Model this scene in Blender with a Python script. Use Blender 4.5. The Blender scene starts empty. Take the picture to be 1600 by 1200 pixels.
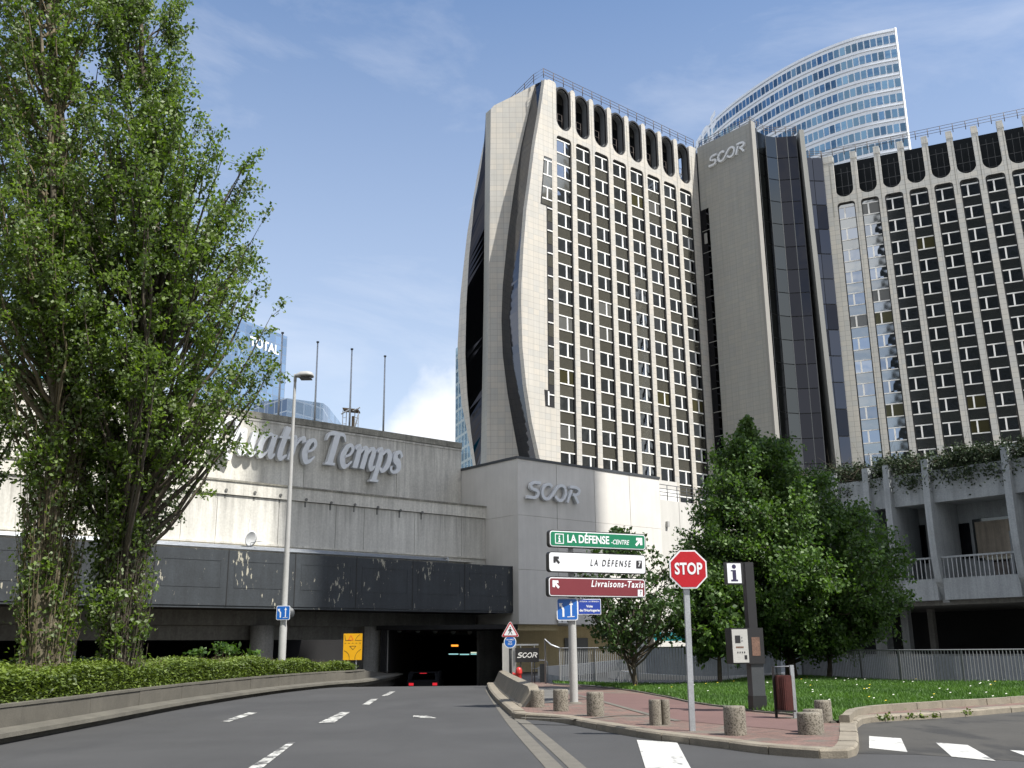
import bpy, bmesh, math, random
import numpy as np
from mathutils import Vector, Matrix
from mathutils.geometry import tessellate_polygon
random.seed(7); rng = np.random.default_rng(7)
S = bpy.context.scene
COL = S.collection
R = math.radians

# ------------------------------------------------------------------ camera
FPX = 1556.0; PITCH = math.atan(412/1556); ROLL = R(.556); EYE = 1.6
_f = Vector((0, math.cos(PITCH), math.sin(PITCH))); _r0 = Vector((1, 0, 0)); _u0 = _r0.cross(_f)
_rt = _r0*math.cos(ROLL) - _u0*math.sin(ROLL); _up = _u0*math.cos(ROLL) + _r0*math.sin(ROLL)
cam = bpy.data.cameras.new('camera'); camo = bpy.data.objects.new('camera', cam); COL.objects.link(camo)
cam.sensor_width = 36; cam.lens = 36*FPX/1600; cam.clip_end = 6000; cam.clip_start = .2
M = Matrix((( _rt.x, _up.x, -_f.x, 0), (_rt.y, _up.y, -_f.y, 0), (_rt.z, _up.z, -_f.z, EYE), (0, 0, 0, 1)))
camo.matrix_world = M
S.camera = camo

# ------------------------------------------------------------------ light
SUN_H = Vector((.819, -.574, 0)).normalized(); SUN_EL = R(55)
sd = Vector((SUN_H.x*math.cos(SUN_EL), SUN_H.y*math.cos(SUN_EL), math.sin(SUN_EL)))
sun = bpy.data.lights.new('sun', 'SUN'); suno = bpy.data.objects.new('sun', sun); COL.objects.link(suno)
sun.energy = 4.2; sun.angle = R(.53); sun.color = (1, .965, .9)
suno.rotation_euler = sd.to_track_quat('Z', 'Y').to_euler(); suno.location = (60, -40, 120)
W = bpy.data.worlds.new('World'); S.world = W; W.use_nodes = True
nt = W.node_tree; nt.nodes.clear()
def nn(t, typ, **k):
    n = t.nodes.new(typ)
    for a, v in k.items(): setattr(n, a, v)
    return n
out = nn(nt, 'ShaderNodeOutputWorld'); bg = nn(nt, 'ShaderNodeBackground')
sky = nn(nt, 'ShaderNodeTexSky'); sky.sky_type = 'NISHITA'; sky.sun_disc = False
sky.sun_elevation = SUN_EL; sky.sun_rotation = math.atan2(SUN_H.x, SUN_H.y); sky.air_density = 1.0; sky.dust_density = .6; sky.ozone_density = 2.2
SKY_STR = .110
bg.inputs['Strength'].default_value = SKY_STR
tc = nn(nt, 'ShaderNodeTexCoord')
def mathn(t, op, a, b=None, c=None, clamp=False):
    n = nn(t, 'ShaderNodeMath', operation=op); n.use_clamp = clamp
    for i, v in enumerate((a, b, c)):
        if v is None: continue
        if isinstance(v, (int, float)): n.inputs[i].default_value = v
        else: t.links.new(v, n.inputs[i])
    return n.outputs[0]
def world_cloud():
    L = nt.links.new
    mp = nn(nt, 'ShaderNodeMapping'); mp.inputs['Scale'].default_value = (1.3, 1.3, 4.5); mp.inputs['Rotation'].default_value = (0, .25, .4)
    L(tc.outputs['Generated'], mp.inputs['Vector'])
    n1 = nn(nt, 'ShaderNodeTexNoise'); n1.inputs['Scale'].default_value = 2.1; n1.inputs['Detail'].default_value = 9; n1.inputs['Roughness'].default_value = .62; n1.inputs['Distortion'].default_value = .5
    L(mp.outputs[0], n1.inputs['Vector'])
    r1 = nn(nt, 'ShaderNodeMapRange'); r1.inputs[1].default_value = .47; r1.inputs[2].default_value = .80; r1.inputs[4].default_value = .3
    L(n1.outputs['Fac'], r1.inputs[0])
    # one fair-weather cumulus low over the roofs, and unseen others, most added for ambient light
    def blob(direction, rad, hard=.55):
        d = Vector(direction).normalized()
        vm = nn(nt, 'ShaderNodeVectorMath', operation='SUBTRACT'); L(tc.outputs['Generated'], vm.inputs[0]); vm.inputs[1].default_value = d
        sc = nn(nt, 'ShaderNodeVectorMath', operation='MULTIPLY'); L(vm.outputs[0], sc.inputs[0]); sc.inputs[1].default_value = (1/rad, 1/rad, 1.25/rad)
        ln = nn(nt, 'ShaderNodeVectorMath', operation='LENGTH'); L(sc.outputs[0], ln.inputs[0])
        n2 = nn(nt, 'ShaderNodeTexNoise'); n2.inputs['Scale'].default_value = 13; n2.inputs['Detail'].default_value = 8; n2.inputs['Roughness'].default_value = .55
        L(tc.outputs['Generated'], n2.inputs['Vector'])
        v = mathn(nt, 'ADD', mathn(nt, 'SUBTRACT', 1.0, ln.outputs['Value']), mathn(nt, 'MULTIPLY', mathn(nt, 'SUBTRACT', n2.outputs['Fac'], .5), 1.7))
        return mathn(nt, 'MULTIPLY', mathn(nt, 'SMOOTH_MIN', mathn(nt, 'MAXIMUM', v, 0.0), hard, .3), 1/hard, clamp=True)
    cl = None
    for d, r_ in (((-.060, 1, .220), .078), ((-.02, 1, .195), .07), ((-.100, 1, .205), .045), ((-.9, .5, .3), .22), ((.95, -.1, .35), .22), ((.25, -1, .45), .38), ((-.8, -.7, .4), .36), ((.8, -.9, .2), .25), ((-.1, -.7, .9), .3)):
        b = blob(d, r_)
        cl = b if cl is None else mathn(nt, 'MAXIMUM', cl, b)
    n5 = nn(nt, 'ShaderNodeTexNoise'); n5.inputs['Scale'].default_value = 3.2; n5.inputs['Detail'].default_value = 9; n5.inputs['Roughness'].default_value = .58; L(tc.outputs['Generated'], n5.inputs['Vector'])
    r5 = nn(nt, 'ShaderNodeMapRange'); r5.inputs[1].default_value = .42; r5.inputs[2].default_value = .54; L(n5.outputs['Fac'], r5.inputs[0])      # unseen clouds added over the southern half to brighten the shaded walls
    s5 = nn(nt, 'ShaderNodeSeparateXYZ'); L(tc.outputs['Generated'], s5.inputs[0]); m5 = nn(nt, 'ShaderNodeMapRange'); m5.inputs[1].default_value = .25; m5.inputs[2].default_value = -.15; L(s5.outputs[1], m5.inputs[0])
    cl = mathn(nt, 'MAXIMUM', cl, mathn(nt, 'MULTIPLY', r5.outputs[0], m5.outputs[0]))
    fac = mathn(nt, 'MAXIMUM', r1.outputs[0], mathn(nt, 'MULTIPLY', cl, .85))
    sep = nn(nt, 'ShaderNodeSeparateXYZ'); L(tc.outputs['Generated'], sep.inputs[0])
    hz = nn(nt, 'ShaderNodeMapRange'); hz.inputs[1].default_value = .60; hz.inputs[2].default_value = .02; hz.inputs[3].default_value = 0; hz.inputs[4].default_value = .72; L(sep.outputs[2], hz.inputs[0])
    hm = nn(nt, 'ShaderNodeMix', data_type='RGBA'); L(hz.outputs[0], hm.inputs[0]); L(sky.outputs[0], hm.inputs[6]); hm.inputs[7].default_value = (3.9, 4.1, 4.45, 1)
    mx = nn(nt, 'ShaderNodeMix', data_type='RGBA'); L(fac, mx.inputs[0])
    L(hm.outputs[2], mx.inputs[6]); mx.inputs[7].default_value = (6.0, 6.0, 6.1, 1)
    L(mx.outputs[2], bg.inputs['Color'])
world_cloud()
nt.links.new(bg.outputs[0], out.inputs[0])
S.view_settings.view_transform = 'Standard'; S.view_settings.look = 'None'; S.view_settings.exposure = 0.9; S.view_settings.gamma = 1
S.view_settings.use_curve_mapping = False
S.cycles.max_bounces = 6; S.cycles.transparent_max_bounces = 8

# ------------------------------------------------------------------ maths: a pixel of the photograph to a point of the place
O = Vector((0, 0, EYE))
def ray(x, y): return _f + _rt*((x-800)/FPX) + _up*((600-y)/FPX)
def G(x, y, z=0.0):
    d = ray(x, y); return O + d*((z-EYE)/d.z)
def onpl(x, y, P, n):
    d = ray(x, y); return O + d*(((Vector(P)-O).dot(n))/d.dot(n))
def atd(x, y, D):
    d = ray(x, y); return O + d*(D/d.y)

# ------------------------------------------------------------------ materials
MATS = {}
def mat(name, col, rough=.8, var=.12, scale=1.5, streak=0., bump=.15, fine=30., metallic=0., spec=.5, extra=None, spots=None, emit=None, bdist=.02):
    m = bpy.data.materials.new(name); m.use_nodes = True; t = m.node_tree; L = t.links.new
    b = t.nodes['Principled BSDF']; b.inputs['Roughness'].default_value = rough; b.inputs['Metallic'].default_value = metallic
    b.inputs['Specular IOR Level'].default_value = spec
    co = nn(t, 'ShaderNodeTexCoord')
    c = nn(t, 'ShaderNodeRGB'); c.outputs[0].default_value = (*col, 1); cur = c.outputs[0]
    def mul(cur, fac_sock, lo, hi):
        mr = nn(t, 'ShaderNodeMapRange'); mr.inputs[1].default_value = .3; mr.inputs[2].default_value = .7; mr.inputs[3].default_value = lo; mr.inputs[4].default_value = hi
        L(fac_sock, mr.inputs[0])
        vm = nn(t, 'ShaderNodeVectorMath', operation='SCALE'); L(cur, vm.inputs[0]); L(mr.outputs[0], vm.inputs['Scale']); return vm.outputs[0]
    if var:
        n1 = nn(t, 'ShaderNodeTexNoise'); n1.inputs['Scale'].default_value = scale; n1.inputs['Detail'].default_value = 6; n1.inputs['Roughness'].default_value = .65
        L(co.outputs['Object'], n1.inputs['Vector']); cur = mul(cur, n1.outputs['Fac'], 1-var, 1+var)
        n2 = nn(t, 'ShaderNodeTexNoise'); n2.inputs['Scale'].default_value = fine; n2.inputs['Detail'].default_value = 4
        L(co.outputs['Object'], n2.inputs['Vector']); cur = mul(cur, n2.outputs['Fac'], 1-var*.8, 1+var*.8)
        if bump:
            bp = nn(t, 'ShaderNodeBump'); bp.inputs['Strength'].default_value = bump; bp.inputs['Distance'].default_value = bdist
            L(n2.outputs['Fac'], bp.inputs['Height']); L(bp.outputs[0], b.inputs['Normal'])
    if streak:
        mp = nn(t, 'ShaderNodeMapping'); mp.inputs['Scale'].default_value = (1.6, 1.6, .09); L(co.outputs['Object'], mp.inputs['Vector'])
        n3 = nn(t, 'ShaderNodeTexNoise'); n3.inputs['Scale'].default_value = 1.7; n3.inputs['Detail'].default_value = 7; n3.inputs['Roughness'].default_value = .7
        L(mp.outputs[0], n3.inputs['Vector']); cur = mul(cur, n3.outputs['Fac'], 1-streak, 1+streak*.35)
    if spots:   # (colour, lo, hi, scale xyz)
        sc_, lo, hi, sxyz = spots
        mp = nn(t, 'ShaderNodeMapping'); mp.inputs['Scale'].default_value = sxyz; L(co.outputs['Object'], mp.inputs['Vector'])
        n4 = nn(t, 'ShaderNodeTexNoise'); n4.inputs['Scale'].default_value = 1; n4.inputs['Detail'].default_value = 5; n4.inputs['Roughness'].default_value = .6
        L(mp.outputs[0], n4.inputs['Vector'])
        mr = nn(t, 'ShaderNodeMapRange'); mr.inputs[1].default_value = lo; mr.inputs[2].default_value = hi; L(n4.outputs['Fac'], mr.inputs[0])
        mx = nn(t, 'ShaderNodeMix', data_type='RGBA'); L(mr.outputs[0], mx.inputs[0]); L(cur, mx.inputs[6]); mx.inputs[7].default_value = (*sc_, 1); cur = mx.outputs[2]
    if extra: cur = extra(t, co, cur, b, mul)
    L(cur, b.inputs['Base Color'])
    if emit:
        b.inputs['Emission Color'].default_value = (*emit[0], 1); b.inputs['Emission Strength'].default_value = emit[1]
    MATS[name] = m; return m
def tiles(w, h, joint=.018, dark=.45, tint=.06, off=.0, uv=True, rowh=None):
    def ex(t, co, cur, b, mul):
        L = t.links.new
        br = nn(t, 'ShaderNodeTexBrick'); br.offset = off; br.inputs['Scale'].default_value = 1; br.inputs['Brick Width'].default_value = w; br.inputs['Row Height'].default_value = h
        br.inputs['Mortar Size'].default_value = joint; br.inputs['Mortar Smooth'].default_value = .1; br.inputs['Bias'].default_value = 0
        br.inputs['Color1'].default_value = (1-tint, 1-tint, 1-tint, 1); br.inputs['Color2'].default_value = (1+tint*1.4, 1+tint*.6, 1-tint*.4, 1); br.inputs['Mortar'].default_value = (dark, dark, dark, 1)
        L(co.outputs['UV' if uv else 'Object'], br.inputs['Vector'])
        mx = nn(t, 'ShaderNodeMix', data_type='RGBA', blend_type='MULTIPLY'); mx.inputs[0].default_value = 1; mx.clamp_result = False
        L(cur, mx.inputs[6]); L(br.outputs['Color'], mx.inputs[7]); return mx.outputs[2]
    return ex
def drips(ztop):     # rain stains hanging from the coping
    def ex(t, co, cur, b, mul):
        L = t.links.new; sp = nn(t, 'ShaderNodeSeparateXYZ'); L(co.outputs['Object'], sp.inputs[0])
        mp = nn(t, 'ShaderNodeMapping'); mp.inputs['Scale'].default_value = (2.6, 2.6, .12); L(co.outputs['Object'], mp.inputs['Vector'])
        n = nn(t, 'ShaderNodeTexNoise'); n.inputs['Scale'].default_value = 1.6; n.inputs['Detail'].default_value = 6; n.inputs['Roughness'].default_value = .7; L(mp.outputs[0], n.inputs['Vector'])
        g = nn(t, 'ShaderNodeMapRange'); g.inputs[1].default_value = ztop-2.6; g.inputs[2].default_value = ztop; g.inputs[4].default_value = .32; L(sp.outputs[2], g.inputs[0])
        s = mathn(t, 'ADD', n.outputs['Fac'], g.outputs[0]); mr = nn(t, 'ShaderNodeMapRange'); mr.inputs[1].default_value = .62; mr.inputs[2].default_value = .92; mr.inputs[3].default_value = 0; mr.inputs[4].default_value = .62; L(s, mr.inputs[0])
        mx = nn(t, 'ShaderNodeMix', data_type='RGBA'); L(mr.outputs[0], mx.inputs[0]); L(cur, mx.inputs[6]); mx.inputs[7].default_value = (.20, .19, .17, 1); return mx.outputs[2]
    return ex
STONE = mat('tower stone cladding', (.44, .43, .402), .75, .06, .25, .10, .05, extra=tiles(.86, .74, .018, .6))
STONE_B = mat('grey stone cladding', (.49, .495, .475), .75, .05, .25, .06, .05, extra=tiles(.86, .74))
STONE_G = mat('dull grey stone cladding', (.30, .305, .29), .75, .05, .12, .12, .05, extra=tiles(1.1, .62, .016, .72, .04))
CONC = mat('weathered concrete', (.62, .60, .54), .9, .13, .35, .34, .25, 9, spots=((.36, .36, .34), .63, .70, (.55, .55, .35)), extra=drips(15.0))
CONC2 = mat('pale concrete', (.60, .585, .535), .9, .10, .3, .26, .2, 9, extra=drips(10.2))
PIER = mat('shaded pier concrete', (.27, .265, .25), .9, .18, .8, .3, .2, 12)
CONC_S = mat('smooth precast concrete', (.62, .60, .56), .85, .07, .5, .08, .15, 40)
CONC_W = mat('pale painted wall', (.52, .51, .48), .85, .05, .3, .07, .1, 20)
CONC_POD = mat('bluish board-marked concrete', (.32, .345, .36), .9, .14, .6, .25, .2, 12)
CONC_D = mat('sooty concrete', (.16, .16, .15), .9, .2, .4, .3, .2, 8)
DIRTC = mat('stained coping', (.27, .26, .22), .95, .35, 1.5, .5, .3, 20)
KERBL = mat('old kerb foot', (.105, .098, .08), .9, .25, 1.2, .12, .3, 40)
KERB = mat('granite kerb', (.205, .18, .14), .85, .22, 2.5, 0, .5, 60)
WALLK = mat('brown grey kerb wall', (.10, .092, .075), .9, .18, 1.2, .12, .3, 40)
AGG = mat('exposed aggregate', (.21, .19, .155), .95, .15, 3, 0, .9, 70, spots=((.075, .065, .05), .50, .58, (38, 38, 38)), bdist=.01)
ASPH = mat('asphalt', (.045, .045, .0455), .85, .2, .22, 0, .6, 42, spots=((.036, .036, .037), .52, .72, (.55, .12, 1)), bdist=.008)
ASPH2 = mat('older patched asphalt', (.052, .049, .043), .8, .2, .5, 0, .5, 55, spots=((.028, .027, .025), .52, .62, (.7, .35, 1)), bdist=.008)
GUTTER = mat('gutter concrete', (.115, .107, .09), .9, .15, 2, 0, .3, 50)
def worn(t, co, cur, b, mul):
    L = t.links.new
    n = nn(t, 'ShaderNodeTexNoise'); n.inputs['Scale'].default_value = 2.6; n.inputs['Detail'].default_value = 9; n.inputs['Roughness'].default_value = .75; L(co.outputs['Object'], n.inputs['Vector'])
    mr = nn(t, 'ShaderNodeMapRange'); mr.inputs[1].default_value = .47; mr.inputs[2].default_value = .55; L(n.outputs['Fac'], mr.inputs[0])
    mx = nn(t, 'ShaderNodeMix', data_type='RGBA'); L(mr.outputs[0], mx.inputs[0]); L(cur, mx.inputs[6]); mx.inputs[7].default_value = (.06, .06, .06, 1); return mx.outputs[2]
PAINT = mat('worn road paint', (.48, .48, .45), .8, .15, 3, extra=worn)
def paver(t, co, cur, b, mul):
    L = t.links.new
    br = nn(t, 'ShaderNodeTexBrick'); br.inputs['Scale'].default_value = 1; br.inputs['Brick Width'].default_value = .22; br.inputs['Row Height'].default_value = .11; br.inputs['Mortar Size'].default_value = .008
    br.inputs['Color1'].default_value = (.75, .8, .8, 1); br.inputs['Color2'].default_value = (1.2, 1.1, 1.05, 1); br.inputs['Mortar'].default_value = (.6, .65, .65, 1)
    L(co.outputs['Object'], br.inputs['Vector'])
    mx = nn(t, 'ShaderNodeMix', data_type='RGBA', blend_type='MULTIPLY'); mx.inputs[0].default_value = 1; mx.clamp_result = False; L(cur, mx.inputs[6]); L(br.outputs['Color'], mx.inputs[7]); return mx.outputs[2]
PAVE = mat('red brick paving', (.155, .098, .082), .85, .22, .8, 0, .3, 30, extra=paver, spots=((.13, .115, .095), .5, .62, (1.2, 1.2, 1)))
PAINT2 = mat('road paint', (.44, .44, .42), .8, .2, 1.5, spots=((.14, .14, .14), .60, .66, (3.2, 1.1, 1)))
REDASPH = mat('red asphalt', (.125, .072, .064), .85, .12, .6, 0, .4, 60)
GREYPATH = mat('grey path', (.11, .107, .10), .85, .15, .8, 0, .3, 50)
PLAZAP = mat('pale bounce paving', (.36, .35, .32), .85, .1, .5, 0, .2, 20)  # ground out of view, laid pale to bounce light onto the walls
SOIL = mat('soil', (.06, .05, .035), .95, .3, 2)
GRASSB = mat('lawn ground', (.035, .075, .015), .9, .3, .8, 0, .6, 40)
def foliage(name, a, bcol, back, trans=.35, rough=.45):
    m = bpy.data.materials.new(name); m.use_nodes = True; t = m.node_tree; L = t.links.new; t.nodes.clear()
    o = nn(t, 'ShaderNodeOutputMaterial'); b = nn(t, 'ShaderNodeBsdfPrincipled'); b.inputs['Roughness'].default_value = rough
    at = nn(t, 'ShaderNodeAttribute'); at.attribute_name = 'tone'
    mx = nn(t, 'ShaderNodeMix', data_type='RGBA'); L(at.outputs['Fac'], mx.inputs[0]); mx.inputs[6].default_value = (*a, 1); mx.inputs[7].default_value = (*bcol, 1)
    ge = nn(t, 'ShaderNodeNewGeometry'); m2 = nn(t, 'ShaderNodeMix', data_type='RGBA'); L(ge.outputs['Backfacing'], m2.inputs[0]); L(mx.outputs[2], m2.inputs[6]); m2.inputs[7].default_value = (*back, 1)
    L(m2.outputs[2], b.inputs['Base Color'])
    tr = nn(t, 'ShaderNodeBsdfTranslucent'); sc_ = nn(t, 'ShaderNodeVectorMath', operation='MULTIPLY'); L(mx.outputs[2], sc_.inputs[0]); sc_.inputs[1].default_value = (1.5, 1.6, .6); L(sc_.outputs[0], tr.inputs['Color'])
    ms = nn(t, 'ShaderNodeMixShader'); ms.inputs[0].default_value = trans; L(b.outputs[0], ms.inputs[1]); L(tr.outputs[0], ms.inputs[2]); L(ms.outputs[0], o.inputs[0])
    return m
LEAF_P = foliage('poplar leaves', (.040, .078, .009), (.128, .200, .018), (.24, .29, .16), .42, .5)
LEAF_PD = foliage('small tree leaves', (.022, .05, .012), (.05, .10, .02), (.06, .10, .035), .28)
LEAF_L = foliage('lime tree leaves', (.020, .056, .010), (.098, .180, .026), (.09, .15, .05), .34, .55)
LEAF_H = foliage('hedge leaves', (.035, .058, .010), (.16, .22, .03), (.06, .09, .02), .25)
LEAF_I = foliage('ivy leaves', (.012, .025, .008), (.035, .06, .02), (.02, .035, .012), .12, .75)
GRASS = foliage('grass blades', (.042, .105, .014), (.11, .22, .03), (.065, .14, .025), .3, .6)
BARK = mat('poplar bark', (.135, .115, .08), .95, .35, 2.5, .3, .8, 14)
BARK_D = mat('dark bark', (.075, .062, .045), .95, .3, 3, 0, .6, 14)
TWIG = mat('twig bark', (.125, .102, .06), .9, .2, 3, 0, 0)
def glass(name, col, rough=.03, wav=.0, tint=.15, dirt=0, metal=1.):
    m = bpy.data.materials.new(name); m.use_nodes = True; t = m.node_tree; L = t.links.new; b = t.nodes['Principled BSDF']
    b.inputs['Metallic'].default_value = metal; b.inputs['Roughness'].default_value = rough
    co = nn(t, 'ShaderNodeTexCoord'); n = nn(t, 'ShaderNodeObjectInfo')
    mr = nn(t, 'ShaderNodeMapRange'); mr.inputs[3].default_value = 1-tint; mr.inputs[4].default_value = 1+tint; L(n.outputs['Random'], mr.inputs[0])
    v = nn(t, 'ShaderNodeVectorMath', operation='SCALE'); v.inputs[0].default_value = col; L(mr.outputs[0], v.inputs['Scale']); L(v.outputs[0], b.inputs['Base Color'])
    if wav:
        ns = nn(t, 'ShaderNodeTexNoise'); ns.inputs['Scale'].default_value = .5; ns.inputs['Detail'].default_value = 1; L(co.outputs['Object'], ns.inputs['Vector'])
        bp = nn(t, 'ShaderNodeBump'); bp.inputs['Strength'].default_value = wav; bp.inputs['Distance'].default_value = .08; L(ns.outputs['Fac'], bp.inputs['Height']); L(bp.outputs[0], b.inputs['Normal'])
    return m
PANE = glass('dark reflective pane', (.36, .39, .43), .02, .25, .2)
SPAN = glass('bronze spandrel glass', (.34, .325, .275), .08, .3, .1, metal=.88)
SPAN_B = glass('dark bronze spandrel glass', (.40, .41, .40), .06, .3, .08, metal=.98)
PANE_Y = glass('pane with yellow blind', (.10, .092, .045), .15, .2, .2, metal=.6)
PANE_L = glass('pane with pale blind', (.16, .16, .15), .2, .2, .2, metal=.5)
GLD = glass('black curtain glass', (.035, .036, .042), .05, .2, .12)
STRIP = glass('black strip glass', (.075, .08, .095), .06, 0, .1)
NOTCH = mat('unlit roof glazing', (.006, .008, .01), .35, 0, spec=.12)
GLM = glass('smoked curtain glass', (.085, .092, .092), .08, 0, .08)
PANE_E = glass('blue tower pane', (.13, .225, .32), .05, .3, .35)
FR_W = mat('white window frame', (.76, .76, .74), .5, .0)
BLACKF = mat('black metal', (.012, .012, .013), .5, 0)
DKMET = mat('dark grey metal', (.045, .05, .055), .5, .1, 2)
GREYP = mat('grey inner panel', (.16, .17, .18), .6, .08, 1)
EDFW = mat('white tower spandrel', (.62, .66, .72), .35, .03, .2)
def gridglass(name, col, line, w, h, joint, rough=.05):
    m = bpy.data.materials.new(name); m.use_nodes = True; t = m.node_tree; L = t.links.new; b = t.nodes['Principled BSDF']
    co = nn(t, 'ShaderNodeTexCoord'); br = nn(t, 'ShaderNodeTexBrick'); br.offset = 0; br.inputs['Scale'].default_value = 1; br.inputs['Brick Width'].default_value = w; br.inputs['Row Height'].default_value = h; br.inputs['Mortar Size'].default_value = joint
    br.inputs['Color1'].default_value = (*[c*.8 for c in col], 1); br.inputs['Color2'].default_value = (*[c*1.2 for c in col], 1); br.inputs['Mortar'].default_value = (*line, 1)
    L(co.outputs['UV'], br.inputs['Vector']); L(br.outputs['Color'], b.inputs['Base Color'])
    mr = nn(t, 'ShaderNodeMapRange'); mr.inputs[3].default_value = .95; mr.inputs[4].default_value = .1; L(br.outputs['Fac'], mr.inputs[0]); L(mr.outputs[0], b.inputs['Metallic'])
    b.inputs['Roughness'].default_value = rough; return m
TOTALG = gridglass('blue mirror curtain wall', (.42, .52, .62), (.16, .2, .26), 3.2, 3.4, .16)
TOTALD = gridglass('dark mirror curtain wall', (.16, .20, .26), (.35, .4, .45), 3.2, 3.4, .16)
GREENG = gridglass('pale green curtain wall', (.42, .55, .58), (.4, .46, .46), 2.2, 3.0, .3)
DARKTOWER = gridglass('dark brown curtain wall', (.22, .20, .16), (.18, .165, .13), 1.8, 3.4, .25, .3)
def steel(t, co, cur, b, mul):
    L = t.links.new
    mp = nn(t, 'ShaderNodeMapping'); mp.inputs['Scale'].default_value = (5, 5, 1.6); L(co.outputs['Object'], mp.inputs['Vector'])
    n = nn(t, 'ShaderNodeTexNoise'); n.inputs['Scale'].default_value = 1.2; n.inputs['Detail'].default_value = 7; n.inputs['Roughness'].default_value = .62; L(mp.outputs[0], n.inputs['Vector'])
    n2 = nn(t, 'ShaderNodeTexNoise'); n2.inputs['Scale'].default_value = .55; n2.inputs['Detail'].default_value = 2; L(co.outputs['Object'], n2.inputs['Vector'])
    s = mathn(t, 'ADD', n.outputs['Fac'], mathn(t, 'MULTIPLY', n2.outputs['Fac'], .45))
    mr = nn(t, 'ShaderNodeMapRange'); mr.inputs[1].default_value = .875; mr.inputs[2].default_value = .91; L(s, mr.inputs[0])
    mx = nn(t, 'ShaderNodeMix', data_type='RGBA'); L(mr.outputs[0], mx.inputs[0]); L(cur, mx.inputs[6]); mx.inputs[7].default_value = (.36, .34, .27, 1); return mx.outputs[2]
STEEL = mat('black painted steel panel', (.030, .036, .042), .6, .2, .8, .3, .1, 12, extra=steel)
ALU = mat('galvanised steel', (.42, .44, .46), .45, .12, 4, .1, .05, 30, metallic=.55)
LAMPG = mat('lamp grey paint', (.36, .36, .35), .5, .06, 3)
DARKTOWER2 = gridglass('near-black curtain wall', (.05, .048, .038), (.035, .032, .025), 1.8, 3.4, .25, .3)
RAILP2 = mat('shade-darkened railing paint', (.15, .155, .16), .5, .05, 3)  # same paint darkened to carry the shade on the right-hand railing
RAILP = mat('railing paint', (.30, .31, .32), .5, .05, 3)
LETTER = mat('pale grey sign letter', (.68, .70, .72), .5, .04, 2)
LETTERS = mat('grey metal letter', (.36, .36, .37), .5, .04, 2)
SIDE_D = mat('dark letter side', (.12, .12, .12), .6, .05, 2)
WHITE = mat('white sign face', (.72, .74, .77), .4, .02, 2)
RED = mat('red sign face', (.42, .004, .012), .4, .03, 2)
DKRED = mat('maroon sign face', (.155, .022, .03), .4, .03, 2)
GREEN = mat('green sign face', (.0, .155, .072), .4, .03, 2)
BLUE = mat('blue sign face', (.01, .11, .42), .4, .03, 2)
NAVY = mat('navy sign face', (.012, .045, .30), .4, .03, 2)
YELL = mat('yellow sign face', (.70, .36, .006), .45, .05, 2)
INK = mat('black ink', (.012, .012, .014), .6, 0)
NIGHT = mat('dark violet ink', (.02, .015, .06), .6, 0)
ORANGE = mat('orange ink', (.65, .10, .01), .6, 0)
HYD = mat('red hydrant paint', (.48, .035, .03), .4, .12, 6)
BINR = mat('maroon slatted wood', (.085, .02, .016), .5, .2, 3, .4, .1, 30)
YWALL = mat('yellow ochre wall', (.60, .50, .30), .9, .08, .4, .12, .1, 10)
CYAN = mat('cyan cladding', (.03, .42, .62), .5, .06, .5, .1)
CYANT = mat('turquoise awning', (.05, .75, .68), .5, .1, 4)
CURT = mat('beige curtain', (.30, .26, .21), .9, .15, 1.5, .4, 0)
INTER = mat('dark interior', (.014, .014, .015), .95, .1, 1)
RAILR = mat('rusty railing paint', (.07, .055, .05), .6, 0)
CARP = mat('dark car paint', (.01, .011, .013), .25, 0)
TYRE = mat('tyre rubber', (.01, .01, .01), .9, 0)
TAIL = mat('lit tail lamp', (.5, .01, .01), .4, 0, emit=((1, .03, .05), .35))
TUBE = mat('lit fluorescent tube', (.6, .8, .8), .4, 0, emit=((.45, .9, .9), .45))
TUBEO = mat('lit sodium lamp', (.8, .4, .1), .4, 0, emit=((1, .35, .04), .9))
TUBEW = mat('lit white tube', (.8, .8, .6), .4, 0, emit=((.95, .95, .7), .45))
SIGRED = mat('lit lane signal', (.06, .004, .004), .4, 0, emit=((1, .02, .02), .006))
GLOBE = mat('milky glass globe', (.34, .36, .33), .35, .05, 3)
MACHINE = mat('pale grey enamel', (.42, .42, .40), .4, .06, 3)
COPPER = mat('worn notice', (.15, .085, .06), .7, .3, 8)
WOODP = mat('weathered plank', (.22, .16, .10), .9, .2, 3)
DISH = mat('dish white', (.55, .56, .56), .5, .05, 3)
FLOWW = mat('daisy petals', (.7, .7, .62), .7, 0)
FLOWY = mat('buttercup petals', (.6, .45, .03), .7, 0)

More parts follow.
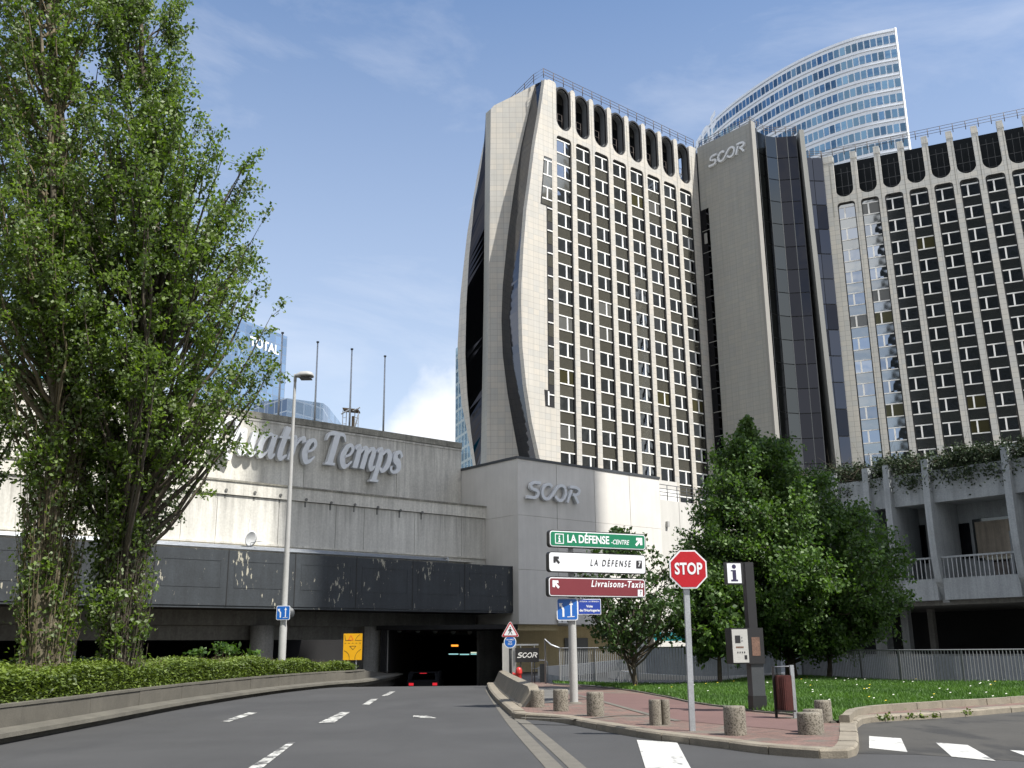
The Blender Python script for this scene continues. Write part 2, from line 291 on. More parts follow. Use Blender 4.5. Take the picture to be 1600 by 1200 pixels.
# ------------------------------------------------------------------ object helpers
def thing(name, label, cat, loc=(0, 0, 0), group=None, rotz=0):
    o = bpy.data.objects.new(name, None); COL.objects.link(o); o.location = loc; o.rotation_euler = (0, 0, rotz); o.empty_display_size = .3
    o['label'] = label; o['category'] = cat
    if group: o['group'] = group
    return o
def tag(o, label=None, cat=None, group=None, kind=None):
    for k, v in (('label', label), ('category', cat), ('group', group), ('kind', kind)):
        if v: o[k] = v
    return o
def rootloc(p):
    v = Vector((0, 0, 0))
    while p: v = v + Vector(p.location); p = p.parent
    return v
class MB:
    def __init__(s): s.v = []; s.f = []; s.uv = {}; s.sm = []
    def add(s, vs, fs, uvs=None, smooth=False):
        n = len(s.v); s.v += [tuple(v) for v in vs]
        for k, f in enumerate(fs):
            if uvs is not None: s.uv[len(s.f)] = [uvs[i] for i in f]
            s.f.append([n+i for i in f]); s.sm.append(smooth)
        return s
    def obox(s, P, a, b, c, uv=False):
        P = Vector(P); a = Vector(a); b = Vector(b); c = Vector(c)
        vs = [P, P+a, P+a+b, P+b, P+c, P+a+c, P+a+b+c, P+b+c]
        if a.cross(b).dot(c) < 0: fs = [(0, 1, 2, 3), (4, 7, 6, 5), (0, 4, 5, 1), (1, 5, 6, 2), (2, 6, 7, 3), (3, 7, 4, 0)]
        else: fs = [(0, 3, 2, 1), (4, 5, 6, 7), (0, 1, 5, 4), (1, 2, 6, 5), (2, 3, 7, 6), (3, 0, 4, 7)]
        return s.add(vs, fs)
    def box(s, c, d, rz=0):
        ca, sa = math.cos(rz), math.sin(rz); X = Vector((ca, sa, 0)); Y = Vector((-sa, ca, 0)); Z = Vector((0, 0, 1))
        return s.obox(Vector(c)-X*d[0]/2-Y*d[1]/2-Z*d[2]/2, X*d[0], Y*d[1], Z*d[2])
    def tube(s, pts, rad, n=8, cap=True, smooth=True):
        pts = [Vector(p) for p in pts]; rad = rad if hasattr(rad, '__len__') else [rad]*len(pts); vs = []; ref = None
        for i, p in enumerate(pts):
            t = (pts[min(i+1, len(pts)-1)]-pts[max(i-1, 0)]).normalized()
            if ref is None or abs(ref.dot(t)) > .98: ref = Vector((1, 0, 0)) if abs(t.x) < .8 else Vector((0, 1, 0))
            u = (ref-t*ref.dot(t)).normalized(); ref = u; w = t.cross(u)
            for k in range(n):
                a = 2*math.pi*k/n; vs.append(p+(u*math.cos(a)+w*math.sin(a))*rad[i])
        fs = [(i*n+k, i*n+(k+1) % n, (i+1)*n+(k+1) % n, (i+1)*n+k) for i in range(len(pts)-1) for k in range(n)]
        s.add(vs, fs, smooth=smooth)
        if cap: s.add(vs[:n], [list(range(n))[::-1]]); s.add(vs[-n:], [list(range(n))])
        return s
    def plate(s, loops, front, back, uv=True):
        """flat sheet with holes; loops of (u,v), front/back map them to space"""
        tris = tessellate_polygon([[Vector((a, b, 0)) for a, b in lp] for lp in loops]); pts = [p for lp in loops for p in lp]
        F = [front(*p) for p in pts]; B = [back(*p) for p in pts]
        s.add(F, tris, pts); s.add(B, [t[::-1] for t in tris], pts)
        k = 0
        for lp in loops:
            m = len(lp)
            for i in range(m):
                j = (i+1) % m; q = [F[k+i], F[k+j], B[k+j], B[k+i]]
                w = (q[3]-q[0]).length; l0 = lp[i]; l1 = lp[j]
                s.add(q, [(0, 1, 2, 3)], [l0, l1, (l1[0]+w, l1[1]), (l0[0]+w, l0[1])])
            k += m
        return s
    def prism(s, poly, z0, z1, zfun=None):
        n = len(poly); A = [Vector((p[0], p[1], z0)) for p in poly]; B = [Vector((p[0], p[1], z1 if zfun is None else zfun(p[0], p[1]))) for p in poly]
        tr = tessellate_polygon([[Vector((p[0], p[1], 0)) for p in poly]])
        u = 0; s.add(B, tr, [(p[0], p[1]) for p in poly]); s.add(A, [t[::-1] for t in tr], [(p[0], p[1]) for p in poly])
        for i in range(n):
            j = (i+1) % n; d = (B[j]-B[i]).length; s.add([A[i], A[j], B[j], B[i]], [(0, 1, 2, 3)], [(u, z0), (u+d, z0), (u+d, B[j].z), (u, B[i].z)]); u += d
        return s
    def quad(s, a, b, c, d, uv=None): return s.add([a, b, c, d], [(0, 1, 2, 3)], uv or [(0, 0), (1, 0), (1, 1), (0, 1)])
    def lathe(s, c, prof, n=24, smooth=True, axis='Z'):
        c = Vector(c); vs = []
        for r_, z in prof:
            for k in range(n):
                a = 2*math.pi*k/n; vs.append(c+Vector((r_*math.cos(a), r_*math.sin(a), z)))
        fs = [(i*n+k, i*n+(k+1) % n, (i+1)*n+(k+1) % n, (i+1)*n+k) for i in range(len(prof)-1) for k in range(n)]
        s.add(vs, fs, smooth=smooth); s.add(vs[-n:], [list(range(n))]); s.add(vs[:n], [list(range(n))[::-1]]); return s
    def build(s, name, m, parent=None, recalc=True, loc=None, rotz=0, bevel=0):
        me = bpy.data.meshes.new(name); r = rootloc(parent) if loc is None else Vector((0, 0, 0))
        me.from_pydata([(v[0]-r.x, v[1]-r.y, v[2]-r.z) for v in s.v], [], s.f)
        if s.uv:
            ul = me.uv_layers.new(name='UVMap')
            for p in me.polygons:
                q = s.uv.get(p.index)
                if q:
                    for li, c in zip(p.loop_indices, q): ul.data[li].uv = c[:2]
        me.polygons.foreach_set('use_smooth', s.sm)
        if recalc or bevel:
            bm = bmesh.new(); bm.from_mesh(me)
            bmesh.ops.remove_doubles(bm, verts=bm.verts, dist=1e-4)
            if bevel: bmesh.ops.bevel(bm, geom=[e for e in bm.edges if len(e.link_faces) == 2 and e.calc_face_angle(0) > .6], offset=bevel, segments=2, affect='EDGES', clamp_overlap=True)
            bmesh.ops.recalc_face_normals(bm, faces=bm.faces); bm.to_mesh(me); bm.free()
        if m: me.materials.append(m)
        o = bpy.data.objects.new(name, me); COL.objects.link(o)
        if parent: o.parent = parent
        if loc is not None: o.location = loc
        o.rotation_euler = (0, 0, rotz)
        return o
def inst(src, parent, loc, rotz=None, scale=None):
    c = src.copy(); COL.objects.link(c); c.parent = parent; c.location = loc
    if rotz is not None: c.rotation_euler = (0, 0, rotz)
    if scale: c.scale = scale
    return c
def copy_tree(o, parent=None, loc=None, rotz=None, label=None):
    c = o.copy(); COL.objects.link(c); c.parent = parent
    if loc is not None: c.location = loc
    if rotz is not None: c.rotation_euler = (0, 0, rotz)
    if label: c['label'] = label
    for ch in list(o.children): copy_tree(ch, c)
    return c
def fastmesh(name, V, F, m, parent=None, tone=None, kind=None, smooth=False):
    """V (n,3) F (m,k) numpy"""
    r = rootloc(parent); V = np.asarray(V, float)-np.array(r); k = F.shape[1]
    me = bpy.data.meshes.new(name); me.vertices.add(len(V)); me.vertices.foreach_set('co', V.ravel())
    me.loops.add(F.size); me.loops.foreach_set('vertex_index', F.ravel().astype(np.int32))
    me.polygons.add(len(F)); me.polygons.foreach_set('loop_start', np.arange(0, F.size, k, dtype=np.int32)); me.update(calc_edges=True)
    if tone is not None:
        a = me.attributes.new('tone', 'FLOAT', 'POINT'); a.data.foreach_set('value', np.asarray(tone, np.float32))
    if smooth: me.polygons.foreach_set('use_smooth', [True]*len(F))
    me.materials.append(m); o = bpy.data.objects.new(name, me); COL.objects.link(o)
    if parent: o.parent = parent
    if kind: o['kind'] = kind
    return o
def smooth_path(pts, ws=None, n=8):
    P = [np.array(p, float) for p in pts]; ws = ws if ws is not None else [0]*len(P); o = []; w = []
    for i in range(len(P)-1):
        p0 = P[max(i-1, 0)]; p1 = P[i]; p2 = P[i+1]; p3 = P[min(i+2, len(P)-1)]
        for k in range(n):
            t = k/n; o.append(.5*((2*p1)+(-p0+p2)*t+(2*p0-5*p1+4*p2-p3)*t*t+(-p0+3*p1-3*p2+p3)*t**3)); w.append(ws[i]*(1-t)+ws[i+1]*t)
    o.append(P[-1]); w.append(ws[-1]); return o, w
def ribbon(mb, pts, ws, frame, depth, off=0, n=7, straight=False):
    """stroke of varying width on the plane frame(u,v,h); h grows out of the plane"""
    if straight: P, w = [np.array(p, float) for p in pts], ws
    else: P, w = smooth_path(pts, ws, n)
    Lf, Rt = [], []
    for i, p in enumerate(P):
        t = P[min(i+1, len(P)-1)]-P[max(i-1, 0)]; t = t/(np.linalg.norm(t)+1e-9); q = np.array((-t[1], t[0]))*w[i]/2; Lf.append(p+q); Rt.append(p-q)
    for i in range(len(P)-1):
        a = [frame(*Lf[i], off+depth), frame(*Lf[i+1], off+depth), frame(*Rt[i+1], off+depth), frame(*Rt[i], off+depth)]
        b = [frame(*Lf[i], 0), frame(*Lf[i+1], 0), frame(*Rt[i+1], 0), frame(*Rt[i], 0)]
        mb.add(a, [(0, 1, 2, 3)]); mb.add([a[0], a[1], b[1], b[0]], [(0, 3, 2, 1)]); mb.add([a[2], a[3], b[3], b[2]], [(0, 3, 2, 1)])
    for i in (0, len(P)-1): mb.add([frame(*Lf[i], off+depth), frame(*Rt[i], off+depth), frame(*Rt[i], 0), frame(*Lf[i], 0)], [(0, 1, 2, 3)])
_tc = {}
def text(mb, body, P, X, Y, h, xs=1., bold=0., shear=0., depth=.004, align='CENTER', sp=1., lift=.004):
    """lettering: P anchor, X/Y unit axes on the sign, h capital height"""
    cu = bpy.data.curves.new('t', 'FONT'); cu.body = body; cu.size = 1; cu.align_x = align; cu.align_y = 'CENTER'; cu.offset = bold; cu.shear = shear; cu.space_character = sp; cu.resolution_u = 4
    ob = bpy.data.objects.new('t', cu); me = bpy.data.meshes.new_from_object(ob); k = h/.72; X = Vector(X); Y = Vector(Y); Nn = X.cross(Y).normalized()
    vs = [Vector(P)+X*(v.co.x*k*xs)+Y*(v.co.y*k)+Nn*lift for v in me.vertices]
    mb.add(vs, [list(p.vertices) for p in me.polygons])
    bpy.data.objects.remove(ob); bpy.data.curves.remove(cu); bpy.data.meshes.remove(me); return mb
def struct(o): o['kind'] = 'structure'; return o
Z = Vector((0, 0, 1))
TH = R(49.7); DR = Vector((math.sin(TH), math.cos(TH), 0)); NF = Vector((math.cos(TH), -math.sin(TH), 0))   # along / out of the long facades
# ------------------------------------------------------------------ the two window-grid towers
def arc(cx, cz, r, a0, a1, n=10): return [(cx+r*math.cos(R(a0+(a1-a0)*k/n)), cz+r*math.sin(R(a0+(a1-a0)*k/n))) for k in range(n+1)]
def roundrect(x0, x1, z0, z1, rr): return [(x0, z0), (x1, z0)] + arc(x1-rr, z1-rr, rr, 0, 90, 5) + arc(x0+rr, z1-rr, rr, 90, 180, 5)
def capsule(x0, x1, z0, z1, n=10):
    r = (x1-x0)/2; c = (x0+x1)/2; return arc(c, z0+r, r, 180, 360, n) + arc(c, z1-r, r, 0, 180, n)
def facade(root, Fr, SPAN, rotz, nb, s0, pitch, wid, bay_top, row_top, row_pitch, nrow, cap_bot, ztop, left_edge, s_end, stone, mull, zbase, flat_top, hoops):
    """one stone sheet with every opening cut out, then the glazing bay by bay"""
    thick = .62
    out = list(left_edge)
    for i in range(nb):
        a = s0+pitch*i; b = a+wid; r = wid/2; rt = .02 if flat_top else .42
        out += ([(a-rt, ztop)] + arc(a-rt, ztop-rt, rt, 90, 0, 4)) if not flat_top else [(a, ztop)]
        out += arc((a+b)/2, cap_bot+r, r, 180, 360, 12)
        out += (arc(b+rt, ztop-rt, rt, 180, 90, 4)) if not flat_top else [(b, ztop)]
    out += [(s_end, ztop), (s_end, zbase)]
    holes = [[(s0+pitch*i+x, z) for x, z in roundrect(0, wid, zbase+.6, bay_top, .5)] for i in range(nb)]
    mb = MB(); mb.plate([out]+holes, lambda u, v: Fr(u, 0, v), lambda u, v: Fr(u, thick, v)); mb.build('stone_grid', stone, root)
    w = wid-.26; h = 1.8
    def local(boxes):
        m = MB()
        for c, d in boxes: m.box(c, d)
        return m
    mx = (mull-.5)*w
    frame0 = pane0 = span0 = None; alt = []
    for i in range(nb):
        a = s0+pitch*i; c = a+wid/2
        mb = MB(); mb.plate([roundrect(a+.02, a+wid-.02, zbase+.7, bay_top-.02, .48), [(x, z) for x, z in roundrect(a+.13, a+wid-.13, zbase+.9, bay_top-.14, .4)]], lambda u, v: Fr(u, .12, v), lambda u, v: Fr(u, .5, v)); mb.build('bay_surround', BLACKF, root)
        mb = MB(); mb.plate([roundrect(a+.1, a+wid-.1, zbase+.9, bay_top-.1, .4)], lambda u, v: Fr(u, .40, v), lambda u, v: Fr(u, .5, v)); mb.build('bay_backing', SPAN, root)
        for k in range(nrow):
            zt = row_top-row_pitch*k; zc = zt-h/2; P = Fr(c, .30, zc)-rootloc(root)
            if pane0 is None:
                pane0 = local([((0, 0, 0), (w, .06, h))]).build('window', PANE, root, loc=P, rotz=rotz)
                frame0 = local([((0, -.06, h/2+.0), (w, .1, .14)), ((0, -.06, -h/2), (w, .1, .14)), ((mx, -.055, 0), (.21, .1, h-.2))]).build('frame', FR_W, pane0, loc=(0, 0, 0))
                span0 = local([((0, 0, 0), (w, .05, row_pitch-h-.2))]).build('spandrel', SPAN, root, loc=Fr(c, .31, zt-h-(row_pitch-h)/2)-rootloc(root), rotz=rotz)
            else:
                q = inst(pane0, root, P); inst(frame0, q, (0, 0, 0), 0); rv = random.random()
                if rv < .07:
                    if not alt:
                        for mm in (PANE_Y, PANE_L): m2 = pane0.data.copy(); m2.materials[0] = mm; alt.append(m2)
                    q.data = alt[0 if rv < .04 else 1]
                inst(span0, root, Fr(c, .31, zt-h-(row_pitch-h)/2)-rootloc(root))
        # the tall opening under the roof
        mb = MB(); mb.obox(Fr(a-.3, 3.0, cap_bot-.5), Fr(a+wid+.3, 3.0, cap_bot-.5)-Fr(a-.3, 3.0, cap_bot-.5), -Fr(0, 0, 0)+Fr(0, .2, 0), Z*(ztop-cap_bot+.3)); mb.build('roof_glazing', NOTCH, root)
        if hoops:
            mb = MB(); mb.plate([capsule(a+.02, a+wid-.02, cap_bot-.0, ztop-.15), capsule(a+.22, a+wid-.22, cap_bot+.22, ztop-.4)], lambda u, v: Fr(u, .1, v), lambda u, v: Fr(u, .34, v)); mb.build('hoop', BLACKF, root)
            mb = MB(); mb.plate([capsule(a+.14, a+wid-.14, cap_bot+.14, ztop-.35), capsule(a+.24, a+wid-.24, cap_bot+.24, ztop-.47)], lambda u, v: Fr(u, .36, v), lambda u, v: Fr(u, 1.15, v)); mb.build('opening_liner', GREYP, root)
            mb = MB(); mb.plate([capsule(a+.14, a+wid-.14, cap_bot+.14, ztop-.35), capsule(a+.30, a+wid-.30, cap_bot+.30, ztop-.55)], lambda u, v: Fr(u, 1.16, v), lambda u, v: Fr(u, 1.3, v)); mb.build('hoop', BLACKF, root)
            mb = MB()
            for zz in (cap_bot+2.1, cap_bot+3.0): mb.tube([Fr(a+.3, 1.2, zz), Fr(a+wid-.3, 1.2, zz)], .045, 5)
            for uu in (.5, 1.3, 2.1): mb.tube([Fr(a+uu, 1.2, cap_bot+.8), Fr(a+uu, 1.2, cap_bot+3.0)], .035, 5)
            mb.build('balcony_rail', RAILR, root)
        else:
            mb = MB()
            for zz in (cap_bot+1.0, cap_bot+2.4, cap_bot+4.6): mb.obox(Fr(a, 1.7, zz), Fr(a+wid, 1.7, zz)-Fr(a, 1.7, zz), Fr(0, .1, 0)-Fr(0, 0, 0), Z*.06)
            for uu in (.8, 1.7): mb.obox(Fr(a+uu, 1.7, cap_bot), Fr(a+uu+.05, 1.7, cap_bot)-Fr(a+uu, 1.7, cap_bot), Fr(0, .1, 0)-Fr(0, 0, 0), Z*(ztop-cap_bot-1.6))
            mb.build('glazing_bars', DKMET, root)
    for i in range(nb+1):   # rain-water slot down every pier
        u = s0+pitch*i-(pitch-wid)/2 if i else s0-.55
        mb = MB(); mb.obox(Fr(u-.03, -.012, bay_top-2.2), Fr(u+.03, -.012, bay_top-2.2)-Fr(u-.03, -.012, bay_top-2.2), Fr(0, .05, 0)-Fr(0, 0, 0), Z*(ztop-bay_top+.6)); mb.build('drain_slot', DIRTC, root)
        if flat_top:
            ww = (pitch-wid if i else 1.35); aa = u-ww/2 if i else s0-1.38
            m = MB(); q = [Fr(aa, -.05, ztop-1.15), Fr(aa, .0, ztop-1.0), Fr(aa, .85, ztop+.04), Fr(aa, .85, ztop-1.15)]; q2 = [p+(Fr(aa+ww, 0, 0)-Fr(aa, 0, 0)) for p in q]
            m.add(q+q2, [(0, 3, 2, 1), (4, 5, 6, 7), (0, 1, 5, 4), (1, 2, 6, 5), (2, 3, 7, 6), (3, 0, 4, 7)]); m.build('pier_cap', STONE, root)
    if i == 0: mb = MB(); mb.obox(Fr(s0-.2, .7, ztop-.3), Fr(s0+pitch*nb, .7, 0)-Fr(s0-.2, .7, 0), Fr(0, 2.6, 0)-Fr(0, 0, 0), Z*.15); mb.build('roof_slab', DKMET, root)
    if i == 0: mb = MB(); oo = 1.15 if flat_top else 1.95; mb.obox(Fr(s0-.2, oo, ztop-1.9), Fr(s0+pitch*nb-.6, oo, 0)-Fr(s0-.2, oo, 0), Fr(0, .2, 0)-Fr(0, 0, 0), Z*(1.9 if flat_top else 1.7)); mb.build('roof_fascia', NOTCH, root)
    if flat_top and i == 0: mb = MB(); mb.obox(Fr(.1, .9, ztop-.35), Fr(s_end, .9, ztop)-Fr(.1, .9, ztop), Fr(0, .3, 0)-Fr(0, 0, 0), Z*.42); mb.build('roof_beam', BLACKF, root)
def roof_rail(root, pts, h=1.35, step=1.75, m=RAILR):
    P = [Vector(p) for p in pts]
    for i in range(len(P)-1):
        d = P[i+1]-P[i]; n = max(1, round(d.length/step))
        for k in range(n+(i == len(P)-2)):
            b = P[i]+d*(k/n); MB().tube([b, b+Z*h], .055, 5).build('rail_post', m, root)
    for hh in (h, h*.68, h*.36): MB().tube([p+Z*hh for p in P], .035, 5).build('rail', m, root)

# --- tower A (left)
A0 = Vector((5.54, 115, 0))
def FA0(s, o, z): return A0+DR*s-NF*o+Z*z
def FA(s, o, z): return FA0(s+(.013*(1-s/28)-.004*s/28)*(z-63), o, z)
tA = thing('office_tower', 'pale sunlit stone tower with black bulging glass strips on its left end', 'tower', (5.54, 115, 0), 'stone office towers')
def cpl(pxs, P, n): return [onpl(x, y, P, n) for x, y in pxs]
edge_px = [(851, 124), (850, 131), (848, 145), (844, 175), (839.5, 202), (835, 229), (829, 280), (823, 325), (818.5, 385), (815.5, 445), (815.5, 480), (817, 540), (823, 600), (832, 660), (844, 717)]
e1 = cpl(edge_px, A0, NF)
low = [Vector((0, 0, 0))]
e1u = [((p-A0).dot(DR)-.0128*(p.z-63), p.z) for p in e1]
e1u = [(e1u[-1][0]+2.3, 12.0), (e1u[-1][0]+.8, 18.0)] + e1u[::-1] + [(-.95, 72.55), (-.6, 72.76)]
# bay beside the curved edge: a short tapering window strip
facade(tA, FA, SPAN, math.atan2(DR.y, DR.x), 8, .62, 3.43, 2.62, 65.25, 64.75, 3.41, 14, 66.25, 72.78, e1u, 28.85, STONE, .62, 12., False, True)
b0 = [[(-1.6+.02, 61.5), (-.25, 61.5), (-.25, 28.95), (-1.7, 28.95), (-1.85, 30.95), (-1.25, 30.95), (-1.25, 54.7), (-2.25, 54.7)]]
mb = MB(); mb.plate(b0, lambda u, v: FA(u, -.02, v), lambda u, v: FA(u, .1, v)); mb.build('narrow_bay', BLACKF, tA)
mb = MB(); mb.plate([[(-1.52, 61.3), (-.34, 61.3), (-.34, 54.8), (-2.08, 54.8)]], lambda u, v: FA(u, -.05, v), lambda u, v: FA(u, .05, v)); mb.build('narrow_pane', SPAN, tA)
for k in range(8):
    z1 = 54.2-k*3.0
    mb = MB(); mb.plate([[(-1.13, z1), (-.36, z1), (-.36, z1-1.5), (-1.13, z1-1.5)]], lambda u, v: FA(u, -.05, v), lambda u, v: FA(u, .05, v)); mb.build('narrow_pane', SPAN, tA)
mb = MB(); mb.plate([[(-1.15, 60.9), (-.95, 60.9), (-1.05, 58.9), (-1.25, 58.9)], ], lambda u, v: FA(u, -.12, v), lambda u, v: FA(u, -.04, v))
mb.plate([[(-1.25, 57.2), (-1.05, 57.2), (-1.1, 55.6), (-1.3, 55.6)]], lambda u, v: FA(u, -.12, v), lambda u, v: FA(u, -.04, v))
mb.plate([[(-1.35, 30.8), (-1.15, 30.8), (-1.15, 29.1), (-1.35, 29.1)]], lambda u, v: FA(u, -.12, v), lambda u, v: FA(u, -.04, v))
for zz in (58.9, 55.6, 57.2, 60.95): mb.plate([[(-1.7-(61-zz)*.06, zz+.08), (-.38, zz+.08), (-.38, zz-.08), (-1.7-(61-zz)*.06, zz-.08)]], lambda u, v: FA(u, -.125, v), lambda u, v: FA(u, -.045, v))
mb.build('frame', FR_W, tA)
for k in range(9):
    zz = 54.45-k*3.0+ (0 if k else -.0)
    mb = MB(); mb.plate([[(-1.2, zz+.07), (-.36, zz+.07), (-.36, zz-.07), (-1.2, zz-.07)]], lambda u, v: FA(u, -.12, v), lambda u, v: FA(u, -.04, v)); mb.build('frame', FR_W, tA)
# the fluted end of the tower
def resample(c, zs):
    c = sorted(c, key=lambda p: p.z); zz = [p.z for p in c]
    return [Vector((np.interp(z, zz, [p.x for p in c]), np.interp(z, zz, [p.y for p in c]), z)) for z in zs]
def ruled(root, name, m, ca, cb, n=40, za=None, zb=None, mid=1, flip=False):
    """surface between two upright curves; both sampled evenly from their foot to their head"""
    def ev(c, t):
        c = sorted(c, key=lambda p: p.z); z = c[0].z+(c[-1].z-c[0].z)*t; return resample(c, [z])[0]
    vs = []; uv = []; fs = []
    for i in range(n+1):
        a = ev(ca, i/n); b = ev(cb, i/n)
        for j in range(mid+1):
            p = a.lerp(b, j/mid); vs.append(p); uv.append(((a-p).length*(1), p.z))
    w = mid+1
    for i in range(n):
        for j in range(mid): q = (i*w+j, i*w+j+1, (i+1)*w+j+1, (i+1)*w+j); fs.append(q[::-1] if flip else q)
    mb = MB(); mb.add(vs, fs, uv); o = mb.build(name, m, root); return o
def down(c, z):
    c = sorted(c, key=lambda p: p.z); a, b = c[0], c[1]; t = (z-a.z)/(b.z-a.z); return [a+(b-a)*t]+c
Y2 = Vector((0, 116.0, 0)); NY = Vector((0, -1, 0))
eF = down([p-NF*.64 for p in e1], 12.)
s2r = cpl([(836.5, 131.5), (831, 153), (826, 175), (814, 229), (802, 304), (793, 370), (785.5, 445), (783.5, 500), (785.5, 555), (793, 615), (803.5, 675), (811, 714)], Y2, NY)
s2l = cpl([(767, 170), (765.5, 300), (763.5, 480), (761.5, 620), (760.2, 725)], Y2, NY)
s2top = cpl([(767, 170), (772, 164.5), (800, 151), (836.5, 131.5)], Y2, NY)
yb = Vector((0, 118.0, 0)); s2b = cpl([(759, 177), (757.5, 300), (755.5, 480), (753, 620), (751, 726)], yb, NY)
s2r, s2l, s2b = down(s2r, 12.), down(s2l, 12.), down(s2b, 12.)
mb = MB(); poly = [(p.x, p.z) for p in s2l] + [(p.x, p.z) for p in s2top[1:-1]] + [(p.x, p.z) for p in sorted(s2r, key=lambda p: -p.z)]
mb.plate([poly], lambda u, v: Vector((u, 116.0, v)), lambda u, v: Vector((u+.25, 117.2, v))); mb.build('stone_spine', STONE, tA)
ruled(tA, 'spine_side', STONE_G, s2b, s2l)
ruled(tA, 'curved_glass_strip', STRIP, s2r, eF, 60)
rim_i = down(cpl([(757, 241), (742, 310), (733, 400), (728.5, 480), (727, 555), (730, 615), (736, 675), (743.5, 729)], A0-NF*9.5, NF), 12.)
rim_o = down(cpl([(757, 217), (745, 277), (730, 364), (719.5, 460), (715, 540), (715.5, 570), (721, 630), (730, 675), (739, 729)], A0-NF*10.9, NF), 12.)
ruled(tA, 'rear_stone_rim', STONE, rim_o, rim_i, 60)
ruled(tA, 'curved_glass_strip', GLD, rim_i, s2b, 60)
mb = MB(); q = [FA0(-1.2, .62, 0), FA0(28.6, .62, 0), FA0(28.6, 14, 0), FA0(3.5, 14, 0), FA0(-1.0, 9, 0), FA0(.4, 4, 0)]
mb.prism([(p.x, p.y) for p in q], 0, 65.6); mb.build('tower_core', DKMET, tA)
mb = MB(); q = [FA0(.2, 3.3, 0), FA0(28.4, 3.3, 0), FA0(28.6, 14, 0), FA0(3.5, 14, 0), FA0(.5, 9, 0)]; mb.prism([(p.x, p.y) for p in q], 65.6, 72.6); mb.build('tower_core', DKMET, tA)
eFr = sorted(eF, key=lambda p: p.z)
top = G(767, 170, 72.7)
roof_rail(tA, [top+Vector((2.2, -1.7, -1.2)), FA0(-1.35, 2.0, 72.75), FA0(-1.2, .25, 72.85), FA0(28.7, .25, 72.85)])
mb = MB(); q = [FA0(-1.2, .64, 0), FA0(28.6, .64, 0), FA0(28.6, 12, 0), FA0(.6, 4.2, 0)]; mb.prism([(p.x, p.y) for p in q], 72.2, 72.7); mb.build('roof_slab', CONC_D, tA)

# --- tower B (right)
B0 = Vector((47.13, 136.8, 0)); tb = R(115.71); DB = Vector((math.sin(tb), math.cos(tb), 0)); NB = Vector((math.cos(tb), -math.sin(tb), 0))
def FB(s, o, z): return B0+DB*(s*(1+.0011*(64-z)))-NB*o+Z*z
tB = thing('office_tower', 'grey stone tower at the right edge with black arched notches along its roofline', 'tower', (47.13, 136.8, 0), 'stone office towers')
facade(tB, FB, SPAN_B, math.atan2(DB.y, DB.x), 9, 1.53, 3.33, 2.5, 64.9, 64.15, 3.375, 15, 65.75, 72.75, [(.05, 12.), (.05, 72.75)], 32.4, STONE_B, .36, 12., True, False)
mb = MB(); q = [FB(.1, .63, 64), FB(32, .63, 64), FB(32, 14, 64), FB(.1, 14, 64)]; mb.prism([(p.x, p.y) for p in q], 0, 65.2); mb.build('tower_core', DKMET, tB)
mb = MB(); q = [FB(.1, 3.3, 70), FB(32, 3.3, 70), FB(32, 14, 70), FB(.1, 14, 70)]; mb.prism([(p.x, p.y) for p in q], 65.2, 72.6); mb.build('tower_core', DKMET, tB)
roof_rail(tB, [FB(-.2, .9, 72.9), FB(32, .9, 72.9)], step=1.7)

# --- the middle tower: blank slab with the company name, concave glass, fins
E0 = FA0(28.9, 0, 0); tM = thing('office_tower', 'blank grey slab with raised SCOR letters and a dark concave glass front beside it', 'tower', (33.7, 126.2, 0), 'stone office towers')
K0 = Vector((33.72, 126.3, 0)); DL = -NF
mb = MB(); a = K0+DL*9.35; L1 = (a-K0).length
def FM(u, h, z): return a+NF*u-DR*h+Z*z       # u from left to the corner, h out of the wall
zroof = 72.75
mb.plate([[(0, 10), (L1, 10), (L1, zroof), (0, zroof)]], lambda u, v: FM(u, 0, v), lambda u, v: FM(u, -.9, v)); mb.build('stone_slab', STONE_G, tM)
mb = MB(); mb.obox(FM(L1+.002, .12, 10), NF*.42, DR*.9, Z*(zroof-10+.15)); mb.build('corner_fin', STONE, tM)
facets = [(34.2, 126.6), (35.0, 127.4), (36.55, 128.75), (38.2, 129.3), (39.75, 129.1), (41.0, 128.9)]
for i in range(len(facets)-1):
    p, q = Vector((*facets[i], 0)), Vector((*facets[i+1], 0)); d = (q-p).normalized(); nn_ = Vector((d.y, -d.x, 0)); zt = zroof+(-.6 if i else -.2)
    for k in range(17):
        z1 = zt-.05-k*3.4-(k % 3)*.0; z0 = z1-3.28
        MB().obox(p+d*.05+nn_*0+Z*z0, d*((q-p).length-.1), -nn_*.1, Z*(z1-z0)).build('glass_panel', (GLD, GLM, GLM, GLD, GLD)[i], tM)
    MB().obox(p-nn_*.16+Z*10, q-p, -nn_*.3, Z*(zt-10)).build('backing_wall', DKMET, tM)
    MB().obox(q-d*.05+nn_*.02+Z*10, d*.1, -nn_*.14, Z*(zt-10)).build('mullion', DKMET, tM)
f2 = [Vector((41.35, 128.3, 0)), Vector((42.0, 128.3, 0)), Vector((42.4, 138, 0)), Vector((41.75, 138, 0))]
mb = MB(); vs = [Vector((p.x, p.y, zroof)) for p in f2]+[Vector((p.x+1.05, p.y, 10)) for p in f2]; mb.add(vs, [(0, 1, 2, 3), (4, 7, 6, 5), (0, 4, 5, 1), (1, 5, 6, 2), (2, 6, 7, 3), (3, 7, 4, 0)], [(0, 0)]*8); mb.build('stone_fin', STONE_G, tM)
g0, g1 = Vector((42.3, 136.2, 0)), Vector((47.2, 136.6, 0)); d = (g1-g0).normalized()
for k in range(16):
    for j in range(3): MB().obox(g0+d*(.05+j*1.62)+Z*(68.8-k*3.9), d*1.55, Vector((0, .1, 0)), Z*3.75).build('glass_panel', STRIP if (k+j) % 4 else GLD, tM)
